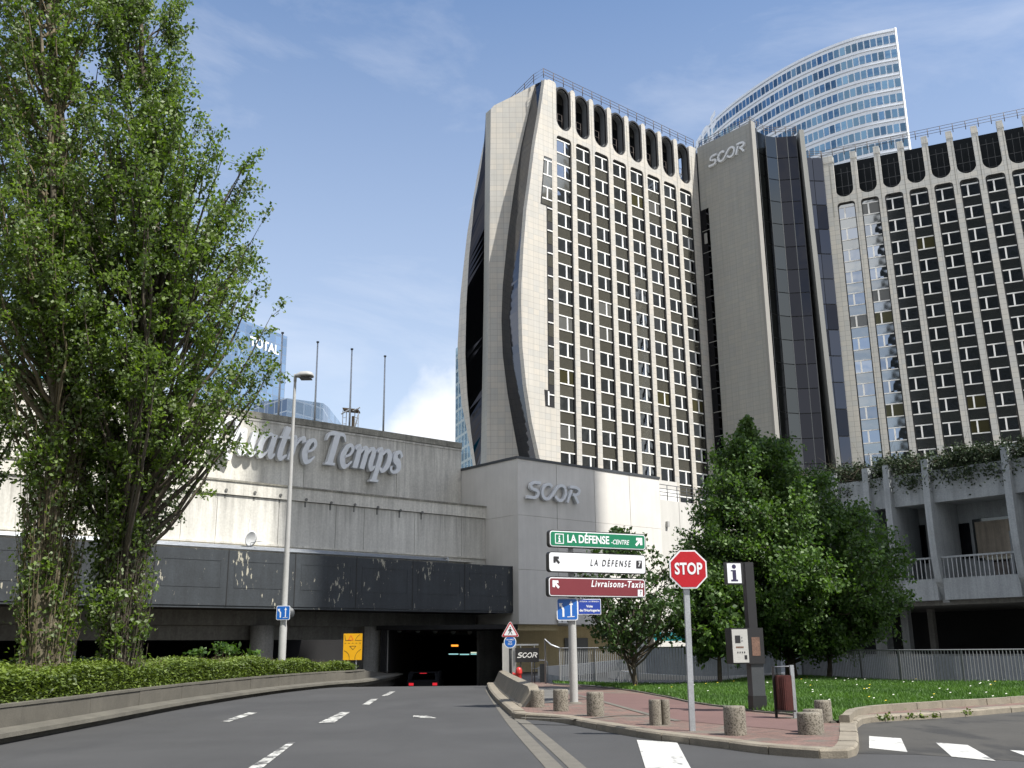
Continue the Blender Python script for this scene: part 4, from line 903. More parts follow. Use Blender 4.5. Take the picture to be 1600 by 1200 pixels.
# script letters on the upper wall
QT = {'Q': ([([(.9, 1.48), (.4, 1.25), (.16, .75), (.3, .2), (.65, .02), (1.1, .25), (1.3, .8), (1.2, 1.3), (.9, 1.48)], [.12, .26, .38, .26, .12, .26, .38, .26, .12]), ([(.6, .2), (.9, -.05), (1.4, -.22)], [.1, .2, .22])], 1.55),
      'u': ([([(.0, .88), (.2, .98), (.25, .6), (.22, .25), (.42, .03), (.68, .2), (.82, .55)], [.08, .3, .34, .34, .2, .1, .08]), ([(.88, 1.0), (.86, .3), (.98, .05), (1.2, .18)], [.34, .34, .26, .07])], 1.22),
      'a': ([([(.86, .82), (.62, 1.0), (.28, .8), (.16, .4), (.34, .03), (.62, .18), (.8, .5)], [.1, .14, .32, .36, .22, .1, .08]), ([(.90, 1.0), (.86, .3), (.98, .05), (1.18, .18)], [.32, .34, .26, .07])], 1.18),
      't': ([([(.45, 1.42), (.36, .9), (.30, .25), (.46, .03), (.74, .2)], [.34, .34, .34, .24, .07]), ([(.02, .93), (.42, .95), (.74, .95)], [.08, .13, .11])], .76),
      'r': ([([(.0, .86), (.22, .98), (.28, .6), (.24, .0)], [.08, .28, .34, .34]), ([(.38, .6), (.58, .92), (.78, 1.0), (.88, .84)], [.08, .14, .24, .26])], .93),
      'e': ([([(.26, .45), (.6, .56), (.74, .8), (.54, 1.0), (.28, .82), (.16, .42), (.36, .04), (.62, .06), (.86, .28)], [.1, .13, .2, .16, .3, .38, .26, .16, .07])], .92),
      'T': ([([(.78, 1.42), (.74, .8), (.68, .04)], [.40, .38, .38]), ([(.12, 1.08), (.2, 1.34), (.45, 1.43), (.8, 1.42), (1.2, 1.4), (1.42, 1.12)], [.05, .16, .2, .16, .16, .05]), ([(.38, .05), (.7, .06), (1.05, .05)], [.11, .13, .11])], 1.3),
      'm': ([([(.0, .86), (.22, .98), (.28, .6), (.24, .0)], [.08, .28, .34, .34]), ([(.36, .62), (.6, .96), (.80, .82), (.78, .4), (.74, .0)], [.08, .18, .32, .34, .34]), ([(.88, .62), (1.12, .96), (1.32, .80), (1.28, .3), (1.42, .05), (1.62, .2)], [.08, .18, .32, .34, .26, .07])], 1.6),
      'p': ([([(.0, .86), (.22, .98), (.28, .6), (.22, .0), (.16, -.46)], [.08, .28, .34, .34, .34]), ([(-.12, -.47), (.2, -.46), (.5, -.47)], [.10, .12, .10]), ([(.38, .72), (.66, .98), (.94, .74), (.90, .28), (.62, .02), (.36, .18)], [.08, .18, .34, .34, .2, .08])], 1.12),
      's': ([([(.74, .76), (.54, .99), (.28, .88), (.3, .62), (.56, .46), (.66, .2), (.4, .02), (.14, .1), (.10, .30)], [.16, .14, .28, .34, .34, .3, .14, .14, .2])], .8)}
def zpl(px, py): p = onpl(px, py, W3, NF); return p
bL, bR = zpl(493, 726), zpl(614, 739); u1 = (bR-bL).dot(DR); sx = None
wT = sum(QT[c][1] for c in 'Temps'); kx = u1/(wT-.2); kz = (zpl(505, 677).z-zpl(497, 727).z)/1.45
def word(txt, P):
    x = 0
    for c in txt:
        mb = MB()
        for i, (p, w) in enumerate(QT[c][0]):
            fr = (lambda X: lambda u, v, h: P+DR*((u+X)*kx+.22*v*kz)+Z*(v*kz)+NF*(.12+h))(x)
            ribbon(mb, p, w, fr, .34, off=.006*i, n=6)
        mb.build('letter', LETTER, mall, recalc=False); x += QT[c][1]
    return x
word('Temps', bL)
cW = sum(QT[c][1] for c in 'Quatre'); word('Quatre', bL-DR*(cW*kx+.35)+Z*0)

# ------------------------------------------------------------------ the concrete block with the raised name
blk = thing('concrete_block', 'smooth grey concrete block with raised SCOR letters above the road signs', 'building', (C0.x, C0.y, 0))
zt = 13.15; zbk = 2.98; sE = 13.35
def FC(s, h, z): return C0+DR*s+NF*h+Z*z
joints = [0] + [(onpl(px, py, C0, NF)-C0).dot(DR) for px, py in ((869, 727), (928, 740), (983, 748))] + [sE]
for i in range(4):
    for k, (za, zb_) in enumerate(((zbk, 6.25), (6.265, 9.6), (9.615, zt))): MB().obox(FC(joints[i]+.02, -.5, za), DR*(joints[i+1]-joints[i]-.035), NF*.5, Z*(zb_-za)).build('concrete_panel', CONC_S, blk)
def FL(s, h, z): return C0-NF*s-DR*h+Z*z
for k, (za, zb_) in enumerate(((zbk, 6.25), (6.265, 9.6), (9.615, zt))): MB().obox(FL(.5, -.5, za), -NF*8.2, -DR*.5, Z*(zb_-za)).build('concrete_panel', CONC_S, blk)
MB().obox(FC(0, -.5, zbk), DR*.02, NF*.48, Z*.0+Z*(zt-zbk)).build('corner_piece', CONC_S, blk)
mb = MB(); q = [FC(-.06, .06, 0), FC(sE+.03, .06, 0), FC(sE+.03, -8.8, 0), FC(-.06, -8.8, 0)]; mb.prism([(p.x, p.y) for p in q], zt+.002, zt+.16); mb.build('coping', DKMET, blk)
mb = MB(); q = [FC(.05, -.52, 0), FC(sE, -.52, 0), FC(sE, -8.6, 0), FC(.05, -8.6, 0)]; mb.prism([(p.x, p.y) for p in q], zbk, zt); mb.build('block_core', CONC_S, blk)
MB().obox(FC(joints[1]-.05, -.2, zbk), DR*.09, NF*.17, Z*(zt-zbk)).build('joint_strip', DKMET, blk)
p1, p2 = onpl(820, 779, C0, NF), onpl(900, 787, C0, NF); kk = (p2-p1).dot(DR)/3.95
scor(blk, plane_frame(p1+NF*.10, DR, Z, NF, kk, .2), .22, LETTER)
# recessed ground floor under it, ochre wall
MB().obox(FC(.9, -4.2, -1), DR*(sE+8.5), -NF*.3, Z*(zbk+1)).build('ochre_wall', YWALL, blk)
MB().obox(FC(-.5, -1.0, 2.62), DR*4.2, NF*.45, Z*.36).build('beam', YWALL, blk)
MB().obox(FC(7.6, -4.15, .1), DR*2.2, NF*.06, Z*2.1).build('service_door', GREYP, blk)
MB().obox(FC(2.2, -3.6, -1), DR*.06, NF*.5, Z*2.6).build('wall_fin', CONC_S, blk)
# pale wall beyond it with the terrace railing
pale = thing('terrace_wall', 'sunlit pale wall with a dark terrace railing between the block and the lime tree', 'wall', FC(sE+.1, -1.2, 0))
def FT(s, h, z): return FC(sE+.05+s, -1.2+h, z)
za = zat(1050, 790, FT(0, 0, 0)); 
zr = onpl(1036, 781, FT(0, 0, 0), NF).z
for i in range(3):
    MB().obox(FT(i*3.4, -.4, 5.9), DR*3.36, NF*.4, Z*(zr-5.9)).build('wall_panel', CONC_W, pale)
    MB().obox(FT(i*3.4, -.4, -.5), DR*3.36, NF*.38, Z*(6.37-.0)).build('wall_panel', CONC_W, pale)
for k in range(9): MB().tube([FT(.05+k*1.1, -.1, zr), FT(.05+k*1.1, -.1, zr+1.15)], .035, 5).build('rail_post', DKMET, pale)
for hh in (1.15, .85, .6, .35): MB().tube([FT(.05, -.1, zr+hh), FT(9.4, -.1, zr+hh)], .028, 5).build('rail', DKMET, pale)
MB().obox(FT(0, -6, zr+.0), DR*10, NF*.3, Z*(onpl(1036, 752, FT(0, -6, 0), NF).z-zr)).build('set_back_wall', CONC_W, pale)
for i in range(3):
    MB().obox(FT(1.1+i*3.1, -5.72, zr+.1), DR*.3, NF*.25, Z*2.2).build('pilaster', CONC_W, pale)
    MB().obox(FT(1.5+i*3.1, -5.7, zr+.2), DR*2.4, NF*.04, Z*1.9).build('shutter_panel', FR_W, pale)
MB().obox(onpl(1040, 818, FT(0, 0, 0), NF)+NF*.0-Z*.25, DR*.22, NF*.2, Z*.4).build('wall_lamp', LAMPG, pale)

# ------------------------------------------------------------------ curved-fin podium, right
PD = Vector((31.42, 61.03, 0)); PX = Vector((.647, -.763, 0)).normalized(); PN = Vector((-.763, -.647, 0)).normalized()
def FP(u, h, z): return PD+PX*u+PN*h+Z*z
def pu(px, py): p = onpl(px, py, PD, PN); return (p-PD).dot(PX), p.z
pod = thing('podium_building', 'shaded concrete podium with curved fins, barred balconies and ivy over its parapet', 'building', (PD.x, PD.y, 0))
U = [pu(x, 800)[0] for x in (1309, 1361, 1394, 1456, 1585)]
ztop_ = pu(1590, 703)[1]; zp1 = pu(1575, 718)[1]; zp0 = pu(1580, 771)[1]; zr1 = pu(1582, 861)[1]; zr0 = pu(1582, 897)[1]; zl0 = pu(1577, 933)[1]
step_ = (U[-1]-U[-2]); us = [U[0]-4.4]+U+[U[-1]+step_, U[-1]+2*step_]
span = [us[0]-3, us[-1]]
zfl = zr0
for i in range(len(us)-1):
    a_, b_ = us[i]+.22, us[i+1]-.22
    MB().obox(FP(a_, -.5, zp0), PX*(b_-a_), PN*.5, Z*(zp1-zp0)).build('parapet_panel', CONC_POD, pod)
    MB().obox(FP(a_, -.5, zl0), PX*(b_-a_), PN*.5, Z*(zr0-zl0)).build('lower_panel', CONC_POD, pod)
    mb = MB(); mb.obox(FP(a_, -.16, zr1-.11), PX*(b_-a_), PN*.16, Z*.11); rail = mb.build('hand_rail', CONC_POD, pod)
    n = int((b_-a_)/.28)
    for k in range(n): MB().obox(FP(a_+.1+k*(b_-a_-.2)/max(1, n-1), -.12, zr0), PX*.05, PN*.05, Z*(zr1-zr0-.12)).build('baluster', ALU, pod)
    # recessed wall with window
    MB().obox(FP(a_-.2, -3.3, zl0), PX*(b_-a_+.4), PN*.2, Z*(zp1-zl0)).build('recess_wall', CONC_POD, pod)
    w_ = b_-a_
    if w_ > 2.2:
        if i == 5: continue
        wn = MB().obox(FP(a_+w_*.42, -3.08, zr0), PX*(.13*w_+.35), PN*.06, Z*(zr1-zr0+1.35)).build('window', GLD, pod)
        wn2 = MB().obox(FP(a_+w_*.70, -3.08, zr0+.3), PX*(w_*.28), PN*.06, Z*(zr1-zr0+1.15)).build('window', GLD, pod)
        MB().obox(FP(a_+w_*.70-.1, -3.02, zr0+.2), PX*.1, PN*.1, Z*(zr1-zr0+1.35)).build('frame', CONC_POD, wn2)
        MB().obox(FP(a_+w_*.70+.05, -3.0, zr0+.35), PX*(w_*.26), PN*.02, Z*(zr1-zr0+.95)).build('curtain', CURT, wn2)
def podwin(x0, x1, y0, y1, m, parent=None, h=-3.04):
    a_, b_ = onpl(x0, y0, FP(0, h, 0), PN), onpl(x1, y1, FP(0, h, 0), PN); w_ = (b_-a_).dot(PX); return MB().obox(a_+Z*(b_.z-a_.z), PX*w_, PN*.05, Z*(a_.z-b_.z)).build('window' if parent is None else 'curtain', m, parent or pod)
podwin(1428, 1452, 822, 880, GLD); podwin(1496, 1521, 819, 872, GLD); w_ = podwin(1519, 1586, 812, 872, GLM); podwin(1523, 1584, 816, 868, CURT, w_, -2.98)
for u in us:     # fins: bowed blades, thin at the foot
    prof = []
    for z, o_ in ((zl0-.15, -.55), (zl0+.8, -.12), (zr0, .22), (zr1+.6, .42), (zp0, .44), (zp1, .34), (ztop_+.25, .30)): prof.append((o_, z))
    P_, _ = smooth_path(prof, None, 4); back = [(-3.2, P_[-1][1]), (-3.2, P_[0][1])]
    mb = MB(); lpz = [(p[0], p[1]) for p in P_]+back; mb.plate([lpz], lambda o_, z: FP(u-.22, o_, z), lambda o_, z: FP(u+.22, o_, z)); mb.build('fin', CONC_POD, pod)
L_ = us[-1]-us[0]+6
MB().obox(FP(us[0]-6, -14, zl0-.3), PX*L_, PN*13.4, Z*.3).build('soffit', CONC_D, pod)
MB().obox(FP(us[0]-6, -3.4, zp0+.1), PX*L_, PN*2.9, Z*.2).build('balcony_ceiling', CONC_POD, pod)
MB().obox(FP(us[0]-6, -3.4, zl0+.0), PX*L_, PN*2.9, Z*.3).build('balcony_floor', CONC_POD, pod)
MB().obox(FP(us[0]-6, -14, 0), PX*L_, PN*.3, Z*(ztop_-1)).build('back_wall', INTER, pod)
MB().obox(FP(us[0]-6, -14, ztop_-1), PX*L_, PN*12.6, Z*.3).build('roof', CONC_D, pod)
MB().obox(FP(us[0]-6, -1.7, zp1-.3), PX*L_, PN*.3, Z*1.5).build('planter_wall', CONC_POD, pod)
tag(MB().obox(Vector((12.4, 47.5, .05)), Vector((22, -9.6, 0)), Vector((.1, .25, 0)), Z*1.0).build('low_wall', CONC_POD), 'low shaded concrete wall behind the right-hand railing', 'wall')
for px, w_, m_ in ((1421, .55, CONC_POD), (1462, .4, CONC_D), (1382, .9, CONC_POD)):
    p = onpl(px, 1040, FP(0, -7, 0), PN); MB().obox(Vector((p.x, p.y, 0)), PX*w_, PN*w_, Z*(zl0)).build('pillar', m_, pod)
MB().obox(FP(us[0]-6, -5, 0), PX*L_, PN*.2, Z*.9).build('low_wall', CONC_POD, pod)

# ramp and drum walls of the car park behind the railings
rampt = thing('car_park_ramp', 'pale curved concrete ramp walls behind the railings under the ochre wall', 'ramp', (4, 50, 0))
def curved_wall(name, px, D, hz, th, m, root, nstep=6, z0=-1.):
    P_ = [atd(x, y, d) for (x, y), d in zip(px, D)]; p2, _ = smooth_path([(p.x, p.y, p.z) for p in P_], None, nstep); ins = offset([p[:2] for p in p2], th)
    mb = MB(); n = len(p2); vs = []
    for p, q in zip(p2, ins): vs += [(p[0], p[1], z0 if hz is None else p[2]-hz), (p[0], p[1], p[2]), (q[0], q[1], p[2]), (q[0], q[1], z0 if hz is None else p[2]-hz)]
    fs = []
    for i in range(n-1):
        for j in range(4): fs.append((i*4+j, i*4+(j+1) % 4, (i+1)*4+(j+1) % 4, (i+1)*4+j))
    fs += [(0, 1, 2, 3), (n*4-1, n*4-2, n*4-3, n*4-4)]
    mb.add(vs, fs); return mb.build(name, m, root)
curved_wall('ramp_wall', [(846, 1042), (900, 1038), (950, 1033), (985, 1030)], [51, 53, 56, 58], .55, .25, CONC_W, rampt)
curved_wall('ramp_wall', [(846, 1052), (900, 1060), (960, 1064), (990, 1064)], [50.5, 51, 52, 54], .5, .25, CONC_POD, rampt)
curved_wall('drum_wall', [(950, 1050), (965, 1048), (1000, 1052), (1080, 1056), (1150, 1056), (1240, 1050)], [54, 51, 49.6, 49, 50, 54], None, .35, CONC_S, rampt)
curved_wall('drum_wall', [(1008, 1010), (1020, 1012), (1060, 1010), (1120, 1009), (1180, 1012), (1230, 1020)], [56, 53.5, 52, 51.5, 53, 57], None, .4, CONC_POD, rampt)
curved_wall('drum_wall', [(984, 955), (990, 955), (1006, 955), (1010, 955)], [60, 58.5, 58.5, 60], None, .3, CONC_S, rampt)
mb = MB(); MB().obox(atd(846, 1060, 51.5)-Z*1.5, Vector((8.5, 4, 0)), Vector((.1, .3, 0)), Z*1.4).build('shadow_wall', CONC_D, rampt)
P = atd(1050, 1000, 56); tag(MB().obox(P+Vector((-.9, 0, -.05)), Vector((2.6, .3, 0)), Vector((0, 1.2, .25)), Z*.22).build('awning', CYANT), 'turquoise awning showing under the lime tree above the curved grey wall', 'awning')
# ------------------------------------------------------------------ trees
def leaf_mesh(name, P, size, m, parent, up=.5, tone=None, kind='stuff', elong=1.35, out=None):
    n = len(P); N = rng.normal(size=(n, 3)); N /= np.linalg.norm(N, axis=1)[:, None]
    N = N+np.array((0, 0, up)); 
    if out is not None: N = N+out*.5
    N /= np.linalg.norm(N, axis=1)[:, None]
    A = rng.normal(size=(n, 3)); A -= N*(A*N).sum(1)[:, None]; A /= np.linalg.norm(A, axis=1)[:, None]; B = np.cross(N, A)
    s = size*rng.uniform(.6, 1.25, n)[:, None]*.5
    V = np.stack([P-A*s*elong, P-B*s*.85+N*s*.15, P+A*s*elong, P+B*s*.85+N*s*.15], 1).reshape(-1, 3)
    F = np.arange(4*n).reshape(n, 4)
    tn = rng.uniform(0, 1, n) if tone is None else np.clip(tone+rng.normal(0, .22, n), 0, 1)
    return fastmesh(name, V, F, m, parent, np.repeat(tn, 4), kind)
def twig_mesh(name, segs, m, parent, kind='stuff'):
    """segs: list of (points, r0, r1) as three-sided tapering sticks in one mesh"""
    V = []; F = []; n = 0
    for pts, r0, r1 in segs:
        k = len(pts); pts = np.asarray(pts)
        d = pts[-1]-pts[0]; d = d/(np.linalg.norm(d)+1e-9); u = np.cross(d, (0.3, .2, .93)); u /= np.linalg.norm(u)+1e-9; w = np.cross(d, u)
        for i, p in enumerate(pts):
            r = r0+(r1-r0)*i/(k-1)
            for a in (0, 2.094, 4.189): V.append(p+(u*math.cos(a)+w*math.sin(a))*r)
        for i in range(k-1):
            for j in range(3): F.append((n+i*3+j, n+i*3+(j+1) % 3, n+(i+1)*3+(j+1) % 3, n+(i+1)*3+j))
        n += 3*k
    return fastmesh(name, np.array(V), np.array(F), m, parent, None, kind)
def tree(name, label, basepx, D, prof, nb, nl, lsize, leafm, bark, rise, cl, trunkr, group, stems=1, t0=.35, zbase=.2, shoot_leaf=26, ylow=None, zmin=None, lean=0, shoots=0, cat='tree', limbs=14, tipbias=1.0, droop=0., gap=0.):
    zs = np.array([atd(c, y, D).z for y, c, r in prof]); cx = np.array([atd(c, y, D).x for y, c, r in prof]); rr = np.array([abs(atd(c+r, y, D).x-atd(c, y, D).x) for y, c, r in prof])
    o = np.argsort(zs); zs, cx, rr = zs[o], cx[o], rr[o]; bx = atd(basepx, 1035, D).x
    root = thing(name, label, cat, (bx, D, zbase), group)
    zt = zs[-1]-.3
    def axis(z): w = np.clip((z-zbase)/(zs[0]-zbase+1.5), 0, 1); return bx*(1-w)+np.interp(z, zs, cx)*w
    stemsP = []
    for s in range(stems):
        a = 2.1*s+.5; off = 0 if s == 0 else .55; tp = []
        for k in range(12):
            t = k/11; z = zbase-.2+(zt-zbase)*(t if s == 0 else t*(.92-.06*s)); g = off*(1-math.exp(-t*6))*(1+1.1*t)
            tp.append((axis(z)+math.cos(a)*g*rr.max()*.22+math.sin(z*.9+s)*.06, D+math.sin(a)*g*rr.max()*.3+math.cos(z*.7+s)*.06, z))
        stemsP.append(np.array(tp))
        rads = [trunkr*(1 if s == 0 else .62)*(1-.93*(k/11)**.8)*(1.25 if k == 0 else 1) for k in range(12)]
        MB().tube([Vector(p) for p in tp], rads, 10).build('trunk', bark, root, recalc=False)
    segs = []; P = []; out = []; tone = []
    zlo = zs[0] if zmin is None else zmin
    wgt = rr/rr.sum()
    for i in range(nb):
        zt_ = np.interp(rng.uniform(), np.concatenate([[0], np.cumsum((rr[1:]+rr[:-1])/2*np.diff(zs))])/np.sum((rr[1:]+rr[:-1])/2*np.diff(zs)), zs)
        Rm = np.interp(zt_, zs, rr)*(1-.35*rng.uniform()**2)*(1 if i % 3 else rng.uniform(.25, .8)); ph = rng.uniform(0, 2*math.pi)
        z0 = max(zbase+.4, zt_-rise*Rm*rng.uniform(.8, 1.2)); sp = stemsP[rng.integers(len(stemsP))]
        b = np.array((np.interp(z0, sp[:, 2], sp[:, 0]), np.interp(z0, sp[:, 2], sp[:, 1]), z0))
        tip = np.array((np.interp(zt_, zs, cx)+math.cos(ph)*Rm, D+math.sin(ph)*Rm, zt_))
        mid = (b+tip)/2+np.array((math.cos(ph)*Rm*.12, math.sin(ph)*Rm*.12, -rise*Rm*.12+droop*Rm)); t = np.linspace(0, 1, 8)[:, None]
        path = (1-t)**2*b+2*t*(1-t)*mid+t*t*tip; path[1:-1] += rng.normal(0, .05, (6, 3)); L_ = np.linalg.norm(tip-b)
        segs.append((path, .014+.015*L_, .006))
        ntw = 9; cen = []
        for k in range(ntw):
            tt = t0+(1-t0)*((k+rng.uniform())/ntw)**(1/tipbias); j = tt*7; j0 = int(min(6, j)); p = path[j0]+(path[j0+1]-path[j0])*(j-j0)
            d = rng.normal(size=3)*.5+np.array((math.cos(ph)*.5, math.sin(ph)*.5, .55-droop*2)); d = d/np.linalg.norm(d)*cl*min(1, .25+Rm/(2.6*cl))*rng.uniform(.7, 1.7); q = p+d
            if rng.uniform() < (gap if (ylow is None or zt_ > ylow) else .55): continue
            segs.append((np.array([p, (p+q)/2+rng.normal(0, .03, 3), q]), .009, .004)); m_ = int(nl/ntw); tt2 = rng.uniform(.25, 1.12, m_)[:, None]
            P.append(p+(q-p)*tt2+np.clip(rng.normal(0, 1, (m_, 3)), -1.9, 1.9)*cl*.22*min(1, .3+Rm/(2.6*cl))); out.append(np.tile((p-np.array((np.interp(p[2], zs, cx), D, p[2]))), (m_, 1))); tone.append(np.full(m_, rng.uniform(.15, .85)))
    for i in range(46 if shoots == 0 else 0):      # the leading shoot
        z0 = zt-(zt-zs[0])*.22*rng.uniform(); a = rng.uniform(0, 6.28); rr_ = .5*np.interp(z0+.3, zs, rr); b = np.array((axis(z0), D, z0)); q = b+np.array((math.cos(a)*rr_, math.sin(a)*rr_, .35))
        segs.append((np.array([b, (b+q)/2+(0, 0, .02), q]), .010, .004)); m_ = 34; P.append(b+(q-b)*rng.uniform(.1, 1.1, m_)[:, None]+rng.normal(0, .06+rr_*.3, (m_, 3))); out.append(np.zeros((m_, 3))); tone.append(np.full(m_, rng.uniform(.3, .9)))
    for i in range(shoots):
        z0 = rng.uniform(zbase, zs[0]+4.6); a = rng.uniform(0, 6.28); b = np.array((axis(z0)+math.cos(a)*trunkr, D+math.sin(a)*trunkr, z0)); L_ = rng.uniform(.7, 3.2); rad = rng.uniform(.1, .55)*np.interp(z0, [zbase, zs[0]], [.6, 1.0])
        q = b+np.array((math.cos(a)*rad, math.sin(a)*rad, L_)); mid = b+np.array((math.cos(a)*rad*.9, math.sin(a)*rad*.9, L_*.35)); t = np.linspace(0, 1, 6)[:, None]; path = (1-t)**2*b+2*t*(1-t)*mid+t*t*q
        segs.append((path, .016, .005)); m_ = int(rng.integers(0, shoot_leaf)); tt2 = rng.uniform(.2, 1, m_); j = tt2*5; j0 = np.minimum(4, j.astype(int)); P.append(path[j0]+(path[j0+1]-path[j0])*(j-j0)[:, None]+rng.normal(0, .09, (m_, 3))); out.append(np.zeros((m_, 3))); tone.append(np.full(m_, rng.uniform(.3, .9)))
    twig_mesh('branches', segs, TWIG if bark is BARK else bark, root)
    P = np.concatenate(P); out = np.concatenate(out); tone = np.concatenate(tone); out = out/(np.linalg.norm(out, axis=1)[:, None]+1e-6)
    leaf_mesh('crown', P, lsize, leafm, root, .35, tone, out=out)
    return root
tree('poplar', 'tall full-crowned poplar whose leaves reach over the wall lettering', 192, 28.0,
     [(1000, 178, 38), (930, 184, 50), (880, 192, 40), (840, 200, 36), (800, 208, 58), (760, 222, 95), (700, 232, 100), (640, 238, 150), (600, 242, 178), (520, 245, 178), (480, 248, 186), (440, 248, 170), (330, 242, 160), (260, 236, 160), (215, 240, 145), (180, 230, 95), (100, 224, 60), (0, 218, 54), (-120, 215, 40), (-220, 215, 10)],
     330, 400, .100, LEAF_P, BARK_D, 1.5, .5, .30, 'poplars behind the hedge', stems=2, shoots=380, ylow=8.2, tipbias=1.2, gap=.22)
tree('poplar', 'poplar with pale ridged stems and brown shoots massed round its foot', 72, 27.2,
     [(960, 64, 30), (880, 72, 32), (800, 84, 38), (720, 98, 58), (640, 100, 90), (560, 98, 112), (480, 80, 130), (400, 92, 128), (300, 98, 125), (200, 98, 118), (100, 82, 112), (0, 78, 100), (-150, 66, 76), (-300, 60, 20)],
     290, 370, .100, LEAF_P, BARK, 1.7, .5, .42, 'poplars behind the hedge', stems=3, shoots=400, shoot_leaf=26, ylow=8.5, tipbias=1.2, gap=.26)
tree('poplar', 'sparse poplar cut by the left picture edge with bare thin branches', -75, 29.5,
     [(900, -75, 50), (760, -65, 80), (640, -55, 115), (520, -50, 120), (400, -40, 110), (200, -40, 105), (0, -45, 100), (-150, -50, 80), (-300, -60, 20)],
     180, 280, .100, LEAF_P, BARK, 1.7, .55, .36, 'poplars behind the hedge', stems=2, shoots=60, gap=.3)
tree('lime_tree', 'broad dark green lime tree with a pointed top behind the information post', 1236, 41.,
     [(1012, 1225, 40), (992, 1235, 110), (960, 1235, 165), (920, 1228, 180), (880, 1226, 172), (830, 1222, 142), (790, 1208, 112), (760, 1196, 88), (735, 1186, 62), (710, 1178, 38), (690, 1173, 22), (670, 1170, 10), (656, 1168, 5)],
     430, 380, .120, LEAF_L, BARK_D, .35, .62, .24, 'trees on the lawn', gap=.12, t0=.4, tipbias=1.5, zbase=.18, droop=.10)
tree('young_tree', 'small open-crowned tree with a pale thin trunk on the lawn left of the STOP sign', 992, 37.8,
     [(1000, 975, 40), (975, 985, 72), (940, 990, 92), (900, 986, 82), (870, 976, 62), (845, 968, 30), (832, 966, 8)],
     62, 100, .14, LEAF_PD, BARK_D, .9, .42, .09, 'trees on the lawn', stems=2, zbase=.18, gap=.15)
tree('young_tree', 'thin dark-stemmed tree whose drooping leaves hang over the railings right of the STOP sign', 1123, 38.2,
     [(1018, 1120, 30), (990, 1110, 60), (960, 1100, 62), (930, 1110, 40), (900, 1120, 10)], 90, 110, .16, LEAF_L, BARK_D, .5, .4, .11, 'trees on the lawn', zbase=.18, droop=.1)
tree('young_tree', 'dark-stemmed tree in shade behind the bin, under the lime crown', 1293, 40.5,
     [(1010, 1300, 40), (980, 1310, 70), (950, 1320, 60), (930, 1320, 20)], 60, 110, .16, LEAF_L, BARK_D, .5, .4, .14, 'trees on the lawn', zbase=.1)

# ------------------------------------------------------------------ left kerb wall and hedge
lb = [(-9.0, -12), (-9.05, 0), (-9.1, 10)] + [(G(x, y).x, G(x, y).y) for x, y in ((0, 1165), (150, 1135.5), (300, 1105.5), (430, 1084.5), (520, 1074), (565, 1070.5))] + [(-6.8, 50.5), (-6.7, 55), (-6.6, 61)]
lbp, _ = smooth_path(lb, None, 6)
kw = thing('kerb_wall', 'low curving brown-grey kerb wall holding the hedge along the left of the road', 'wall', (lb[3][0], lb[3][1], 0))
section(lbp, [(.16, -.05), (.16, .11), (-.03, .12), (-.02, .20), (.42, .24), (.44, .22)], MB()).build('kerb_foot', KERBL, kw)
stonesn = stones([p for p in offset(lbp, .44) if p[1] < 50.], .24, -.02, .62, 1.7, kw, WALLK, 'wall_segment', gap=.012)
section([p for p in offset(lbp, .462) if p[1] < 50.], [(0, -.02), (0, .60), (.17, .60), (.17, -.02)], MB()).build('wall_backing', WALLK, kw)
cap_path = offset(lbp, .42)
section([p for p in cap_path if p[1] < 50.3], [(0, .60), (.0, .655), (.30, .655), (.30, .60)], MB()).build('wall_cap', KERBL, kw)
tail = [p for p in offset(lbp, .44) if p[1] > 49.6]
section(tail, [(0, -1.2), (0, .62), (.26, .62), (.26, -1.2)], MB(), zf=lambda i: 1-.75*i/len(tail)).build('wall_segment', WALLK, kw)
hedge = thing('hedge', 'clipped low green hedge filling the planter behind the left kerb wall', 'hedge', (-11.5, 25, 0))
hp = [p for p in lbp if p[1] < 49.5 and p[1] > 8]; ha = offset(hp, .78)
def hw(y): return 4.4 if y < 36 else 4.4-3.6*min(1, (y-36)/13.)
hb = [(p[0]-hw(p[1]), p[1]) for p in ha]
ha_ = [p for p in ha if p[1] < 45]; mb = MB(); mb.prism([tuple(p) for p in ha_]+[(p[0]-hw(p[1]), p[1]) for p in ha_][::-1], .3, .96); mb.build('twig_core', SOIL, hedge)
ys_ = np.array([p[1] for p in ha]); xs_ = np.array([p[0] for p in ha])
def hedge_pts(n):
    y = 8+41.*rng.uniform(size=n)**1.25; x0 = np.interp(y, ys_, xs_); w = np.array([hw(v) for v in y]); u = rng.uniform(size=n)
    face = rng.uniform(size=n) < .3; x = np.where(face, x0+rng.normal(.02, .07, n), x0-u*w)
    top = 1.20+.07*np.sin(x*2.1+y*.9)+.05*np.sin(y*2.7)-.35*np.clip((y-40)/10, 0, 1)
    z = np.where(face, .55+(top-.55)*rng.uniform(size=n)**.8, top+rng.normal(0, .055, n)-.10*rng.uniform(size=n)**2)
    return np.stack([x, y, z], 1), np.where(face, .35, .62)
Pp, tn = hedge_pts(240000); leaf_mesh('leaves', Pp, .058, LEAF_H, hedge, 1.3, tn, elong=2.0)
sprig = []
for i in range(1600):
    y = rng.uniform(9, 47); x0 = np.interp(y, ys_, xs_)-rng.uniform(0, 1)*hw(y); zz = 1.1-.35*max(0, (y-40)/10); sprig.append((np.array([(x0, y, zz), (x0+rng.normal(0, .05), y+rng.normal(0, .05), zz+rng.uniform(.12, .32))]), .006, .003))
twig_mesh('sprigs', sprig, MATS['maroon slatted wood'] if False else TWIG, hedge)
sheet('planter_soil', [tuple(p) for p in offset(lbp, .7)]+[(-40, 53), (-40, -12)], .32, SOIL)
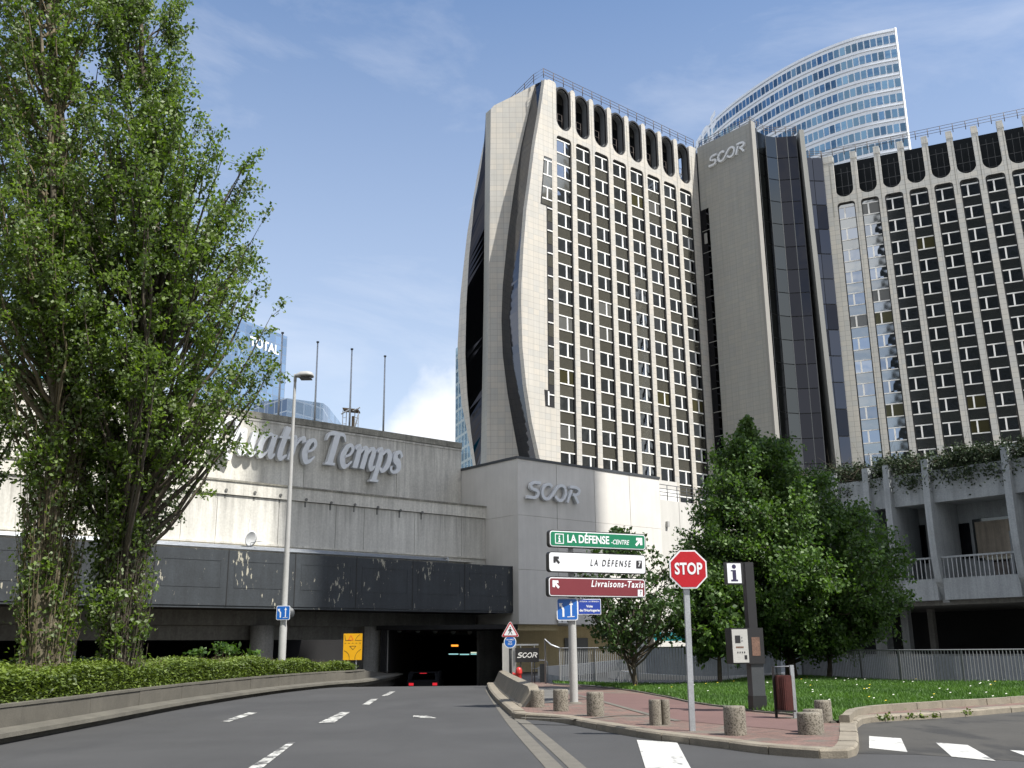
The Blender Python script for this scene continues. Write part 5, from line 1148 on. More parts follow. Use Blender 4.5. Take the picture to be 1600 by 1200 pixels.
for k, (px, py, r_) in enumerate(((308, 1020, .35), (345, 1012, .45), (362, 1016, .5), (395, 1022, .3))):
    P = atd(px, py, 40.5+k*.5); t = thing('weed_bush', ['small broad-leaved weed leftmost above the hedge', 'broad-leaved weed bush second from left above the hedge', 'tallest broad-leaved weed bush above the hedge near the round column', 'small weed right by the round column above the hedge'][k], 'plant', (P.x, P.y, .9), 'weeds above the hedge')
    q = np.array(P)+rng.normal(0, r_*.42, (90, 3))*np.array((1, .8, .6)); leaf_mesh('leaves', q, .16, LEAF_L, t, .8)
    twig_mesh('stems', [(np.array([(P.x, P.y, .9), a_]), .008, .004) for a_ in q[:14]], TWIG, t)

# lawn blades and daisies
def lawn_pts(n):
    o_ = []
    while len(o_) < n:
        y = 20+27*rng.uniform(); x = rng.uniform(1, 28)
        if x/y < .62 and inpoly(x, y, lawnP): o_.append((x, y, lawnz(x, y)))
    return np.array(o_)
gp = lawn_pts(30000); gp = np.repeat(gp, 3, 0); gp[:, :2] += rng.normal(0, .06, (len(gp), 2))
n = len(gp); a = rng.uniform(0, 6.28, n); w = rng.uniform(.012, .024, n); h = rng.uniform(.05, .12, n); dx = np.stack([np.cos(a)*w, np.sin(a)*w, np.zeros(n)], 1); ln = rng.normal(0, .035, (n, 2))
Vg = np.stack([gp-dx, gp+dx, gp+np.stack([ln[:, 0], ln[:, 1], h], 1)], 1).reshape(-1, 3)
patch = np.clip(.45+.25*np.sin(gp[:, 0]*1.1+gp[:, 1]*.6)+.2*np.sin(gp[:, 1]*2.3)+rng.normal(0, .2, n), 0, 1)
g_ = fastmesh('grass', Vg, np.arange(3*n).reshape(n, 3), GRASS, None, np.repeat(patch, 3), 'stuff')
fp_ = lawn_pts(760); 
for nm, q, m in (('daisies', fp_[:60], FLOWW), ('buttercups', fp_[500:530], FLOWY)):
    k = len(q); s = .022; q = q+np.array((0, 0, .10)); V_ = np.stack([q+np.array(c) for c in ((-s, -s, 0), (s, -s, .01), (s, s, 0.02), (-s, s, .01))], 1).reshape(-1, 3); fastmesh(nm, V_, np.arange(4*k).reshape(k, 4), m, None, None, 'stuff')
wd = []
for px, py in ((1377, 1128), (1390, 1127), (1462, 1123), (1424, 1124.5), (1442, 1124), (1512, 1119)):
    p = G(px, py, .03); wd += [(p.x+rng.normal(0, .06), p.y+rng.normal(0, .03), .06+abs(rng.normal(0, .05))) for _ in range(26)]
leaf_mesh('kerb_weeds', np.array(wd), .06, LEAF_H, None, .6)

# ivy on the podium
ivy = thing('ivy', 'dark ivy and shrubs spilling over the parapet of the finned podium', 'plant', FP(U[0], -.8, zp1))
P = []
for i in range(500):
    u = rng.uniform(us[0]-1, us[-1]+.5); dens = .5+.5*math.sin(u*.9+1); base = zp1+rng.uniform(-.1, 1.15)+.15*math.sin(u*1.3); hang = rng.uniform() < .13
    c = np.array(FP(u, .1 if hang else rng.uniform(-2.0, .1), zp1-rng.uniform(0, .8) if hang else base)); P.append(c+rng.normal(0, 1, (75, 3))*np.array((.34, .34, .26 if not hang else .34)))
leaf_mesh('leaves', np.concatenate(P), .15, LEAF_I, ivy, .4)
segs = []
for i in range(260):
    u = rng.uniform(us[0]-1, us[-1]); b = np.array(FP(u, -.3, zp1+.1)); segs.append((np.array([b, b+rng.normal(0, .4, 3)+np.array((0, 0, .5)), b+rng.normal(0, .8, 3)+np.array((0, 0, .9))]), .02, .006))
twig_mesh('stems', segs, BARK_D, ivy)

# ------------------------------------------------------------------ railings
def railing(label, pts, zb, zt_, step=.118, post=2.35, m=RAILP, lowrail=.12):
    P = [Vector((p[0], p[1], 0)) for p in pts]; t = thing('railing', label, 'fence', (P[0].x, P[0].y, zb), 'white bar railings round the car park')
    pts2, _ = smooth_path([(p.x, p.y) for p in P], None, 8); ds = np.cumsum([0]+[np.linalg.norm(pts2[i+1]-pts2[i]) for i in range(len(pts2)-1)])
    at = lambda d: Vector((np.interp(d, ds, [p[0] for p in pts2]), np.interp(d, ds, [p[1] for p in pts2]), 0))
    bar = None; n = int(ds[-1]/step); r = rootloc(t)
    for k in range(n+1):
        p = at(k*step)
        if bar is None: bar = MB().box((0, 0, (zt_-zb)/2), (.026, .026, zt_-zb)).build('bar', m, t, loc=p-r+Z*zb)
        else: inst(bar, t, p-r+Z*zb)
    for k in range(int(ds[-1]/post)+1): p = at(k*post); MB().box((p.x, p.y+.03, (zt_+zb)/2-.1), (.06, .06, zt_-zb+.25)).build('post', m, t)
    for z in (zt_, zb+lowrail): MB().tube([Vector((q[0], q[1], z)) for q in pts2], .022, 4).build('rail', m, t)
    return t
railing('curved white bar railing in front of the car park ramp, left of the STOP sign', [(1.9, 43.6), (4.0, 40.7), (5.9, 38.7), (7.1, 38.6), (9.2, 41.2), (11.3, 44.)], .12, 1.56)
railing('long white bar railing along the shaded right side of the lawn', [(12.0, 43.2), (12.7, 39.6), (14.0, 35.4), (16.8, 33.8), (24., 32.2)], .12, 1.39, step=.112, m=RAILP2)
tr_ = MB().tube([Vector((1.3, 43.9, .1)), Vector((1.3, 43.9, 1.95)), Vector((1.55, 43.8, 1.7)), Vector((1.9, 43.6, 1.56))], .04, 6)
tag(tr_.build('rail_end', ALU), 'swept-up white end piece of the curved railing beside the black name board', 'fence end')

# ------------------------------------------------------------------ bollards
bs = [(840, 1107, 15, 'pale speckled round bollard nearest the sloping concrete barrier'), (877, 1113, 17, 'speckled round bollard second from the barrier, just left of the tall sign pole'), (931.5, 1121, 20, 'speckled round bollard just right of the tall direction sign pole'),
      (1025.5, 1135, 13.5, 'front one of two slim touching bollards left of the STOP post'), (1041, 1134, 10.5, 'slim bollard half hidden behind its twin left of the STOP post'), (1152.5, 1151, 25, 'largest chipped speckled bollard, between the STOP post and the information post'),
      (1270, 1150, 26, 'wide front bollard below the maroon bin at the kerb corner'), (1276, 1146.5, 22, 'bollard almost hidden behind the wide one at the kerb corner'), (1291, 1131, 20, 'speckled round bollard at the lawn kerb right of the maroon bin')]
hts = [1078, 1077, 1081, 1093, 1093, 1103, 1113, 1108, 1094]; wds = [22, 24, 27, 19, 15, 34, 36, 30, 26]
b1 = None
for (px, py, _, lab), ty, wpx in zip(bs, hts, wds):
    p = G(px, py-1.5, .12); r_ = wpx/2/1609*p.y; p = p+Vector((0, r_*.8, 0)); h_ = atd(px, ty, p.y).z-.12
    if b1 is None:
        b1 = thing('bollard', lab, 'bollard', (p.x, p.y, .12), 'round aggregate bollards on the pavement'); r0_, h0_ = r_, h_
        body = MB().lathe((p.x, p.y, .12), [(r_*1.0, -.05), (r_*1.0, h_*.5), (r_*.985, h_-.03), (r_*.93, h_), (.0001, h_+.004)], 26).build('concrete_drum', AGG, b1, recalc=False); bq = b1
    else: bq = copy_tree(b1, None, (p.x, p.y, .12), rng.uniform(0, 6), lab)
    bq.scale = (r_/r0_, r_/r0_, h_/h0_)

# ------------------------------------------------------------------ signs
def frame_of(P, ang):   # sign plane: X to the right, normal to the viewer; ang = direction X recedes
    X = Vector((math.sin(ang), math.cos(ang), 0)); return X, Vector((math.cos(ang), -math.sin(ang), 0))
def rr_poly(w, h, r, n=4): return arc(w/2-r, -h/2+r, r, -90, 0, n)+arc(w/2-r, h/2-r, r, 0, 90, n)+arc(-w/2+r, h/2-r, r, 90, 180, n)+arc(-w/2+r, -h/2+r, r, 180, 270, n)
def board(nm, root, P, X, N, poly, th, m, off=0, up=Z): mb = MB(); mb.plate([poly], lambda u, v: P+X*u+up*v+N*off, lambda u, v: P+X*u+up*v+N*(off-th)); return mb.build(nm, m, root)
def glyph(nm, root, P, X, N, polys, m, off): 
    mb = MB()
    for pl in polys: tr = tessellate_polygon([[Vector((a, b, 0)) for a, b in pl]]); mb.add([P+X*a+Z*b+N*off for a, b in pl], tr)
    return mb.build(nm, m, root, recalc=False)
def circ(cx, cy, r, n=28): return arc(cx, cy, r, 0, 360-360/n, n-1)
def arrow(w, ang):       # thick arrow pointing along ang, centred
    pts_ = [(-.5, -.13), (.08, -.13), (.08, -.13), (-.12, -.33), (.1, -.5), (.6, 0), (.1, .5), (-.12, .33), (.08, .13), (-.5, .13)]; c, s = math.cos(ang), math.sin(ang); return [((a*c-b*s)*w, (a*s+b*c)*w) for a, b in pts_]
# direction sign
sp0 = G(897, 1099, .12); ds_ = thing('direction_sign', 'tall grey sign pole carrying green, white and maroon direction panels', 'sign', (sp0.x, sp0.y, .12))
XS, NS = frame_of(sp0, R(64)); zt_ = atd(900, 838, sp0.y).z
MB().lathe((sp0.x, sp0.y, .12), [(.115, -.1), (.113, 1.6), (.105, 2.4), (.088, 3.2), (.07, zt_)], 16).build('pole', LAMPG, ds_, recalc=False)
MB().lathe((sp0.x, sp0.y, .12), [(.22, 0), (.20, .04), (.0001, .04)], 14).build('foot', GUTTER, ds_, recalc=False)
PP = sp0+NS*.25
def onS(px, py): return onpl(px, py, PP, NS)
dpan = []
for (tl, br, m, lw_) in (((857.5, 829), (1009.5, 859), GREEN, 1), ((856.5, 861.5), (1009.5, 897.5), WHITE, 0), ((856, 899.5), (1009.5, 935.5), DKRED, 1)):
    a_, b_ = onS(*tl), onS(*br); w_ = (b_-a_).dot(XS); c_ = (a_+b_)/2; h_ = a_.z-b_.z-.055*0
    p1_, p2_ = onS(tl[0], tl[1]+ (27 if m is GREEN else 32)), a_
    h_ = p2_.z-p1_.z
    pn = board('sign_panel', ds_, c_, XS, NS, rr_poly(w_, h_, .09), .14, BLACKF, 0)
    board('border', pn, c_, XS, NS, rr_poly(w_-.05, h_-.05, .08), .01, WHITE, .010)
    board('sign_face', pn, c_, XS, NS, rr_poly(w_-.10, h_-.10, .06), .008, m, .018) if m is not WHITE else None
    dpan.append((pn, c_, w_, h_))
(pg, cg, wg, hg), (pw_, cw, ww, hw_), (pm, cm, wm, hm) = dpan
of = .022
mb = MB(); text(mb, 'LA DÉFENSE', cg-XS*wg*.325+Z*.0, XS, Z, hg*.46, xs=.84, bold=.025, align='LEFT', lift=of); mb.build('lettering', WHITE, pg, recalc=False)
mb = MB(); text(mb, '-CENTRE', cg+XS*wg*.125-Z*.035, XS, Z, hg*.28, xs=.80, bold=.012, shear=.25, align='LEFT', lift=of); mb.build('lettering', WHITE, pg, recalc=False)
k_ = hg*.29; ci = cg-XS*wg*.40
mbp = MB(); sq = [(-k_, -k_), (k_, -k_), (k_, k_), (-k_, k_)]; mbp.plate([sq, [(a*.84, b*.84) for a, b in sq]], lambda u, v: ci+XS*u+Z*v+NS*of, lambda u, v: ci+XS*u+Z*v+NS*(of-.003)); mbp.build('info_square', WHITE, pg)
def info_i(k): return [circ(0, .55*k, .2*k, 16), [(-.32*k, .22*k), (.17*k, .22*k), (.17*k, -.55*k), (.34*k, -.55*k), (.34*k, -.75*k), (-.34*k, -.75*k), (-.34*k, -.55*k), (-.15*k, -.55*k), (-.15*k, .02*k), (-.32*k, .02*k)]]
glyph('info_mark', pg, ci, XS, NS, info_i(k_*.85), WHITE, of)
glyph('arrow', pg, cg+XS*wg*.42, XS, NS, [arrow(hg*.60, R(45))], WHITE, of)
mb = MB(); text(mb, 'LA DÉFENSE', cw+XS*ww*.335-Z*.0, XS, Z, hw_*.33, xs=.72, bold=.004, shear=.22, align='RIGHT', sp=1.42, lift=of); mb.build('lettering', INK, pw_, recalc=False)
glyph('arrow', pw_, cw-XS*ww*.42+Z*.05, XS, NS, [arrow(hw_*.42, R(135))], INK, of)
def tile7(pan, c, s, bgm, fgm):
    glyph('number_tile', pan, c, XS, NS, [[(-s, -s*1.15), (s, -s*1.15), (s*1.1, s*1.15), (-s*.9, s*1.15)]], bgm, of); mb = MB(); text(mb, '7', c, XS, Z, s*1.5, xs=.8, bold=.02, shear=.2, lift=of+.004); mb.build('lettering', fgm, pan, recalc=False)
tile7(pw_, cw+XS*ww*.425, hw_*.17, INK, WHITE)
mb = MB(); text(mb, 'Livraisons-Taxis', cm+XS*wm*.47+Z*hm*.17, XS, Z, hm*.33, xs=.86, bold=.02, shear=.25, align='RIGHT', sp=1.2, lift=of); mb.build('lettering', WHITE, pm, recalc=False)
glyph('arrow', pm, cm-XS*wm*.425+Z*.06, XS, NS, [arrow(hm*.46, R(135))], WHITE, of); tile7(pm, cm+XS*wm*.435-Z*hm*.25, hm*.15, WHITE, INK)
def lane_sign(root, P, X, N, w, h):
    s_ = board('lane_panel', root, P, X, N, rr_poly(w, h, w*.1), .02, WHITE, 0); board('sign_face', s_, P, X, N, rr_poly(w*.92, h*.92, w*.08), .004, BLUE, .005)
    g = [[(.14*w, -.34*h), (.21*w, -.34*h), (.21*w, .20*h), (.27*w, .20*h), (.175*w, .38*h), (.08*w, .20*h), (.14*w, .20*h)], [(-.02*w, -.36*h), (.34*w, -.34*h), (.34*w, -.31*h), (-.02*w, -.33*h)],
         [(-.24*w, -.34*h), (-.15*w, -.34*h), (-.15*w, .02*h), (-.27*w, .20*h), (-.22*w, .28*h), (-.40*w, .27*h), (-.36*w, .10*h), (-.32*w, .15*h), (-.24*w, -.02*h)]]
    glyph('lane_arrows', s_, P, X, N, g, WHITE, .010); return s_
ls = thing('lane_sign', 'blue lane-arrow sign clamped under the maroon direction panel', 'sign', onS(885, 952), 'blue lane-arrow signs')
a_, b_ = onS(871, 936), onS(902, 969); X1, N1 = frame_of(None, R(80)); c_ = onpl(886.5, 952, sp0+N1*.16, N1); lane_sign(ls, c_, X1, N1, .60, .60)
st = thing('street_sign', 'small navy street-name plate beside the blue lane-arrow sign', 'sign', onS(921, 948)); c_ = onpl(921, 948, sp0+N1*.14, N1)
pl_ = board('name_plate', st, c_, X1, N1, rr_poly(.66, .42, .01), .02, WHITE, 0); board('sign_face', pl_, c_, X1, N1, rr_poly(.63, .39, .01), .003, NAVY, .004)
mb = MB(); text(mb, 'PUTEAUX - LA DÉFENSE 6', c_+Z*.14, X1, Z, .035, xs=1.0, bold=.01, lift=.007); text(mb, 'Voie', c_+Z*.01, X1, Z, .068, xs=1.05, bold=.03, lift=.007); text(mb, "de l'Horlogerie", c_-Z*.10, X1, Z, .068, xs=1.0, bold=.03, lift=.007); mb.build('lettering', WHITE, pl_, recalc=False)
# small white height board fixed under the block behind
c_ = onpl(881, 969, C0+NF*.1, NF); wb = thing('notice_board', 'small white notice hung at the bottom edge of the concrete block, behind the sign pole', 'sign', c_); board('panel', wb, c_+Z*.12, DR, NF, rr_poly(1.1, .62, .02), .05, FR_W, .1)
mb = MB(); text(mb, 'P', c_+Z*-.0-DR*.2, DR, Z, .3, bold=.02, lift=.12); text(mb, '▼' if False else 'v', c_+DR*.25, DR, Z, .3, bold=.05, lift=.12); mb.build('lettering', INK, wb, recalc=False)
# stop sign
s0 = G(1082, 1142, .12); sg = thing('stop_sign', 'red octagonal STOP sign on a square galvanised post', 'sign', (s0.x, s0.y, .12)); zc = atd(1073, 890, s0.y).z; XF, NFc = Vector((1, 0, 0)), Vector((0, -1, 0)); XF, NFc = frame_of(None, R(86))
ztp = atd(1073, 862, s0.y).z
lean_ = Vector((.0, 0, 0)); MB().obox(s0-XF*.05-NFc*.04+Z*-.05, XF*.10, NFc*.08, Z*(ztp-.12)+Vector((.03, 0, 0))).build('post', ALU, sg)
c_ = Vector((s0.x+.06, s0.y, zc))+NFc*.09; ap = .352; oc = lambda a_: [(a_/math.cos(R(22.5))*math.cos(R(22.5+45*k)), a_/math.cos(R(22.5))*math.sin(R(22.5+45*k))) for k in range(8)]
pl_ = board('sign_plate', sg, c_, XF, NFc, oc(ap), .025, WHITE, 0); board('sign_face', pl_, c_, XF, NFc, oc(ap*.925), .005, RED, .006)
mb = MB(); text(mb, 'STOP', c_, XF, Z, .21, xs=.72, bold=.03, sp=1.06, lift=.012); mb.build('lettering', WHITE, pl_, recalc=False)
for zz_ in (zc-.15, zc+.15): MB().box((s0.x+.05, s0.y-.045, zz_), (.16, .03, .04)).build('bracket', ALU, sg)
# pedestrian triangle and round sign
p0 = G(797.5, 1083, .05); p0 = Vector((atd(798, 1070, 42.5).x, 42.5, .1)); pt = thing('warning_sign', 'red-bordered triangular pedestrian warning sign on a dark post by the tunnel mouth', 'sign', (p0.x, p0.y, .1))
zq = lambda py: atd(797, py, 42.5).z
MB().tube([p0, Vector((p0.x, p0.y, zq(972)))], .06, 8).build('post', DKMET, pt); X0, N0 = frame_of(None, R(88)); c_ = Vector((p0.x-.0, p0.y-.1, zq(984)))
tri = lambda s: [(s*math.cos(R(a)), s*math.sin(R(a))-0) for a in (-30, 90, 210)]
def rtri(s, r): 
    o_ = []
    for a in (-30, 90, 210): cx_, cy_ = (s-2*r)*math.cos(R(a)), (s-2*r)*math.sin(R(a)); o_ += arc(cx_, cy_, r, a-60, a+60, 4)
    return o_
ct = c_-Z*.0; pl_ = board('sign_plate', pt, ct-Z*.07, X0, N0, rtri(.44, .05), .02, WHITE, 0); board('border', pl_, ct-Z*.07, X0, N0, rtri(.41, .04), .003, RED, .005); board('sign_face', pl_, ct-Z*.07, X0, N0, rtri(.315, .02), .003, WHITE, .009)
man = [circ(.0, .16, .028, 12), [(-.03, .12), (.025, .12), (.03, .0), (-.035, .0)], [(-.035, .0), (.0, .0), (-.055, -.12), (-.085, -.11)], [(.0, .0), (.03, .0), (.09, -.11), (.062, -.12)], [(-.03, .11), (-.02, .06), (-.085, .01), (-.095, .03)], [(.025, .11), (.015, .06), (.075, .02), (.085, .04)]]
glyph('walking_figure', pl_, ct-Z*.075, X0, N0, man, INK, .013)
rs = thing('round_sign', 'round blue white-rimmed notice under the pedestrian triangle', 'sign', (p0.x, p0.y, zq(1003))); c_ = Vector((p0.x-.01, p0.y-.09, zq(1003)))
pl_ = board('sign_plate', rs, c_, X0, N0, circ(0, 0, .255), .02, WHITE, 0); board('sign_face', pl_, c_, X0, N0, circ(0, 0, .222), .003, BLUE, .005); mb = MB(); text(mb, 'ALLUMEZ', c_+Z*.09, X0, Z, .055, xs=.95, bold=.02, lift=.009); text(mb, 'VOS', c_, X0, Z, .055, xs=1, bold=.02, lift=.009); text(mb, 'FEUX', c_-Z*.09, X0, Z, .055, xs=1, bold=.02, lift=.009); mb.build('lettering', WHITE, pl_, recalc=False)
# black name board
nb_ = thing('name_board', 'black board with white SCOR lettering in a pale frame by the tunnel mouth', 'sign', (atd(805, 1070, 45).x, 45, .1)); c_ = atd(823.5, 1023.5, 45.0); Xb, Nb = frame_of(None, R(88)); w_ = 37/1609*45; h_ = 21.5/1609*45
pl_ = board('board', nb_, c_, Xb, Nb, rr_poly(w_, h_, .01), .06, INK, 0); scor(pl_, plane_frame(c_-Xb*.42-Z*.11, Xb, Z, Nb, .215, .2), .006, FR_W, 'lettering', 1.0)
for dx_ in (-.28, .32): MB().tube([Vector((c_.x+dx_, 45.05, .1)), Vector((c_.x+dx_, 45.05, c_.z+h_/2+.12))], .025, 6).build('post', DKMET, nb_)
MB().obox(Vector((c_.x-.55, 45.05, c_.z+h_/2+.10)), Vector((1.06, 0, 0)), Vector((0, .06, 0)), Z*.07).build('top_rail', ALU, nb_)
MB().obox(Vector((c_.x-.60, 45.05, .1)), Vector((.06, 0, 0)), Vector((0, .06, 0)), Z*(c_.z+h_/2)).build('post', ALU, nb_)
tag(MB().obox(Vector((-.55, 46.2, -.3)), Vector((.62, .1, 0)), Vector((0, .25, 0)), Z*2.1).build('wall_stub', CONC_W), 'short pale wall stub behind the post of the pedestrian warning sign', 'wall')
hb_ = thing('crowd_barrier', 'grey hoop barrier standing behind the hydrant under the black name board', 'barrier', (.75, 45.5, .1)); 
MB().tube([Vector((.75, 45.6, .1)), Vector((.75, 45.6, .95)), Vector((.85, 45.6, 1.05)), Vector((1.35, 45.6, 1.05)), Vector((1.45, 45.6, .95)), Vector((1.45, 45.6, .1))], .025, 6).build('hoop', ALU, hb_)
for z in (.35, .7): MB().tube([Vector((.75, 45.6, z)), Vector((1.45, 45.6, z))], .015, 5).build('rail', ALU, hb_)
MB().obox(Vector((1.1, 45.5, .1)), Vector((.22, 0, 0)), Vector((0, .1, 0)), Z*.8).build('tarpaulin', DKMET, hb_)
# hydrant
h0 = G(811, 1075, .12); hy = thing('fire_hydrant', 'red fire hydrant on the pavement behind the concrete barrier', 'hydrant', (h0.x, h0.y, .12))
MB().lathe((h0.x, h0.y, .12), [(.15, 0), (.15, .04), (.105, .06), (.105, .5), (.125, .52), (.125, .56), (.12, .66), (.09, .73), (.03, .76), (.0001, .77)], 16).build('barrel', HYD, hy, recalc=False)
MB().tube([h0+Vector((-.23, 0, .50)), h0+Vector((.0, 0, .50))], .055, 10).build('outlet', HYD, hy); MB().tube([h0+Vector((-.25, 0, .50)), h0+Vector((-.2, 0, .50))], .075, 10).build('outlet_cap', HYD, hy)
MB().tube([h0+Vector((0, -.16, .42)), h0+Vector((.0, 0, .42))], .05, 10).build('outlet', HYD, hy)
# information post with ticket terminal
i0_ = G(1187, 1112, .12); ip = thing('information_post', 'black information post with a white i sign and a pale keypad terminal', 'kiosk', (i0_.x, i0_.y, .12)); Di = i0_.y
zi = lambda py: atd(1187, py, Di).z
XI, NI_ = frame_of(None, R(80)); Pc = Vector((i0_.x, i0_.y+.15, 0))
MB().obox(Pc-XI*.17+Z*.12+NI_*.15, XI*.34, -NI_*.30, Z*.35).build('plinth', BLACKF, ip); MB().obox(Pc-XI*.155+Z*.471+NI_*.14, XI*.31, -NI_*.28, Z*(zi(1036)-.47)).build('column', DKMET, ip)
MB().obox(Pc-XI*.12+Z*zi(981)+NI_*.10, XI*.21, -NI_*.22, Z*(zi(878)-zi(981))).build('mast', BLACKF, ip)
zA, zB_ = zi(1037), zi(981); tm = MB().obox(Pc-XI*.62+Z*zA+NI_*.18, XI*.80, -NI_*.36, Z*(zB_-zA)).build('terminal_case', BLACKF, ip); ct = Pc-XI*.62+NI_*.181
MB().obox(ct+XI*.02+Z*(zA+.03), XI*.385, NI_*.012, Z*(zB_-zA-.06)).build('keypad_panel', MACHINE, tm)
hh = zB_-zA; scn = MB().obox(ct+XI*.09+Z*(zA+hh*.58)+NI_*.0125, XI*.13, NI_*.004, Z*hh*.21).build('screen', INK, tm)
for k in range(4): MB().obox(ct+XI*(.13+.055*k)+Z*(zA+hh*.30)+NI_*.0125, XI*.02, NI_*.006, Z*.035).build('button', INK, tm)
for k in range(2): MB().obox(ct+XI*.25+Z*(zA+hh*(.62+.09*k))+NI_*.0125, XI*.022, NI_*.006, Z*.035).build('button', GREYP, tm)
MB().obox(ct+XI*.30+Z*(zA+hh*.13)+NI_*.0125, XI*.06, NI_*.006, Z*hh*.11).build('slot', INK, tm); MB().obox(ct+XI*.10+Z*(zA+hh*.44)+NI_*.0125, XI*.19, NI_*.003, Z*hh*.045).build('label', COPPER, tm)
MB().obox(ct+XI*.50+Z*(zA+hh*.22)+NI_*.001, XI*.20, NI_*.004, Z*hh*.52).build('worn_notice', COPPER, tm)
ci_ = Pc-XI*.36+NI_*.12; zl, zh = zi(913), zi(878); bx_ = MB().obox(ci_-XI*.25+Z*zl, XI*.42, -NI_*.16, Z*(zh-zl)).build('info_box', BLACKF, ip)
cc = ci_-XI*.055+Z*((zl+zh)/2); board('info_face', bx_, cc, XI, NI_, rr_poly(.345, (zh-zl)*.88, .004), .006, WHITE, .008)
glyph('info_mark', bx_, cc, XI, NI_, [circ(0, .155, .052, 16)]+[[(-.085, .075), (.045, .075), (.045, -.15), (.085, -.15), (.085, -.19), (-.09, -.19), (-.09, -.15), (-.045, -.15), (-.045, .045), (-.085, .045)]], NIGHT, .011)
# litter bin
b0_ = G(1243, 1122, .12); bn = thing('litter_bin', 'maroon slatted litter bin hung between a dark and a grey post', 'bin', (b0_.x, b0_.y, .12)); Db = b0_.y; bxz = lambda px, py: atd(px, py, Db)
pL, pR = bxz(1215, 1119), bxz(1243, 1122)
MB().box((pL.x, Db+.1, .12+(bxz(1215, 1041).z-.12)/2), (.05, .05, bxz(1215, 1041).z-.12)).build('post', BLACKF, bn); MB().box((pR.x, Db, .12+(bxz(1241, 1039).z-.12)/2), (.075, .075, bxz(1241, 1039).z-.12)).build('post', ALU, bn)
za_, zb2 = bxz(1230, 1109).z, bxz(1230, 1055).z; n_ = 9
for k in range(n_):
    x_ = pL.x+.03+(pR.x-pL.x-.09)*k/n_; MB().box((x_+.02, Db-.12-.10*math.sin(math.pi*(k+.5)/n_), (za_+zb2)/2), ((pR.x-pL.x-.09)/n_-.004, .02, zb2-za_)).build('slat', BINR, bn)
MB().obox(Vector((pL.x+.03, Db-.1, za_)), Vector((pR.x-pL.x-.08, 0, 0)), Vector((0, .25, 0)), Z*(zb2-za_)).build('liner', BINR, bn); MB().obox(Vector((pL.x+.0, Db-.24, za_-.03)), Vector((pR.x-pL.x-.04, 0, 0)), Vector((0, .38, 0)), Z*.028).build('base_plate', BLACKF, bn)
MB().tube([Vector((pL.x, Db+.1, bxz(1215, 1042).z)), Vector((pR.x, Db, bxz(1243, 1041).z)), Vector((pR.x+.05, Db, bxz(1243, 1041).z-.05))], .012, 6).build('top_wire', ALU, bn)
# street lamp
lx = atd(440, 1035, 43.).x; lm = thing('street_lamp', 'tall tapering grey street lamp with one flat head, growing out of the hedge', 'street lamp', (lx, 43., .4)); z1_ = atd(466, 588, 43.).z
MB().lathe((lx, 43., .3), [(.16, 0), (.16, 2.2), (.135, 2.35), (.12, 5), (.085, 9), (.06, z1_-.3)], 12).build('pole', LAMPG, lm, recalc=False)
hd = []
for t_, hh_, ww_ in ((.0, .10, .14), (.12, .17, .2), (.25, .24, .26), (.55, .24, .34), (.72, .20, .30), (.80, .12, .2)):
    hd.append((t_, hh_, ww_))
vs = []; 
for t_, hh_, ww_ in hd: 
    for k in range(12): a = 2*math.pi*k/12; vs.append((lx+t_, 43.+math.cos(a)*ww_, z1_-.02+t_*.02+max(-.08, math.sin(a))*hh_*(1 if math.sin(a) > 0 else 1)))
fs = [(i*12+k, i*12+(k+1) % 12, (i+1)*12+(k+1) % 12, (i+1)*12+k) for i in range(5) for k in range(12)]+[tuple(range(12)), tuple(range(60, 72))]
MB().add(vs, fs, smooth=True).build('lamp_head', LAMPG, lm); MB().box((lx+.48, 43, z1_-.12), (.5, .42, .04)).build('lamp_glass', DKMET, lm); MB().tube([Vector((lx, 43, z1_-.25)), Vector((lx, 43, z1_+.1))], .07, 8).build('spigot', LAMPG, lm)
l2 = thing('lane_sign', 'blue lane-arrow sign fixed on the street lamp pole', 'sign', (lx, 43, 3), 'blue lane-arrow signs'); c_ = atd(442.5, 957.5, 42.78); lane_sign(l2, c_, Vector((1, 0, 0)), Vector((0, -1, 0)), .57, .58)
MB().lathe((0, 0, 0), [(.0001, 0), (.26, 0), (.26, .02), (.0001, .02)], 20).build('round_back', DKMET, l2, loc=(.16, .45, -0)).rotation_euler = (R(90), 0, 0)
bpy.data.objects['round_back'].location = Vector((c_.x+.12, 43.25, c_.z))-Vector((lx, 43, 3))
# yellow diversion sign
yc = atd(551, 1010.5, 50.5); ys = thing('yellow_sign', 'yellow road-layout sign on two posts at the end of the hedge', 'sign', (yc.x, 50.5, 0)); w_, h_ = 29.5/1609*50.5, 40/1609*50.5; X0, N0 = frame_of(None, R(92))
pl_ = board('sign_panel', ys, yc, X0, N0, rr_poly(w_, h_, .02), .04, YELL, 0)
for dx_ in (-.22, .18): MB().tube([Vector((yc.x+dx_, 50.56, 0)), Vector((yc.x+dx_, 50.56, yc.z+.4))], .035, 6).build('post', ALU, ys)
fr_ = plane_frame(yc, X0, Z, N0, 1.0)
def ln_(pts, nm, m, w=.018): mb = MB(); ribbon(mb, pts, [w]*len(pts), fr_, .004, off=.002); mb.build(nm, m, pl_, recalc=False)
ln_([(-.42, -.18), (-.25, -.28), (-.16, -.45), (-.15, -.6)], 'road_line', INK); ln_([(.42, -.12), (.24, -.26), (.14, -.45), (.13, -.6)], 'road_line', INK)
for tri_ in ([(-.15, .03), (.17, .03)], [(.17, .03), (.02, -.14)], [(.02, -.14), (-.15, .03)]): ln_(tri_, 'road_line', INK)
ln_([(-.4, .56), (-.36, .3)], 'road_line', INK); ln_([(-.36, .30), (-.08, .30)], 'road_line', INK); ln_([(.34, .58), (.2, .45), (.12, .3)], 'road_line', INK); ln_([(.12, .3), (.44, .3)], 'road_line', INK)
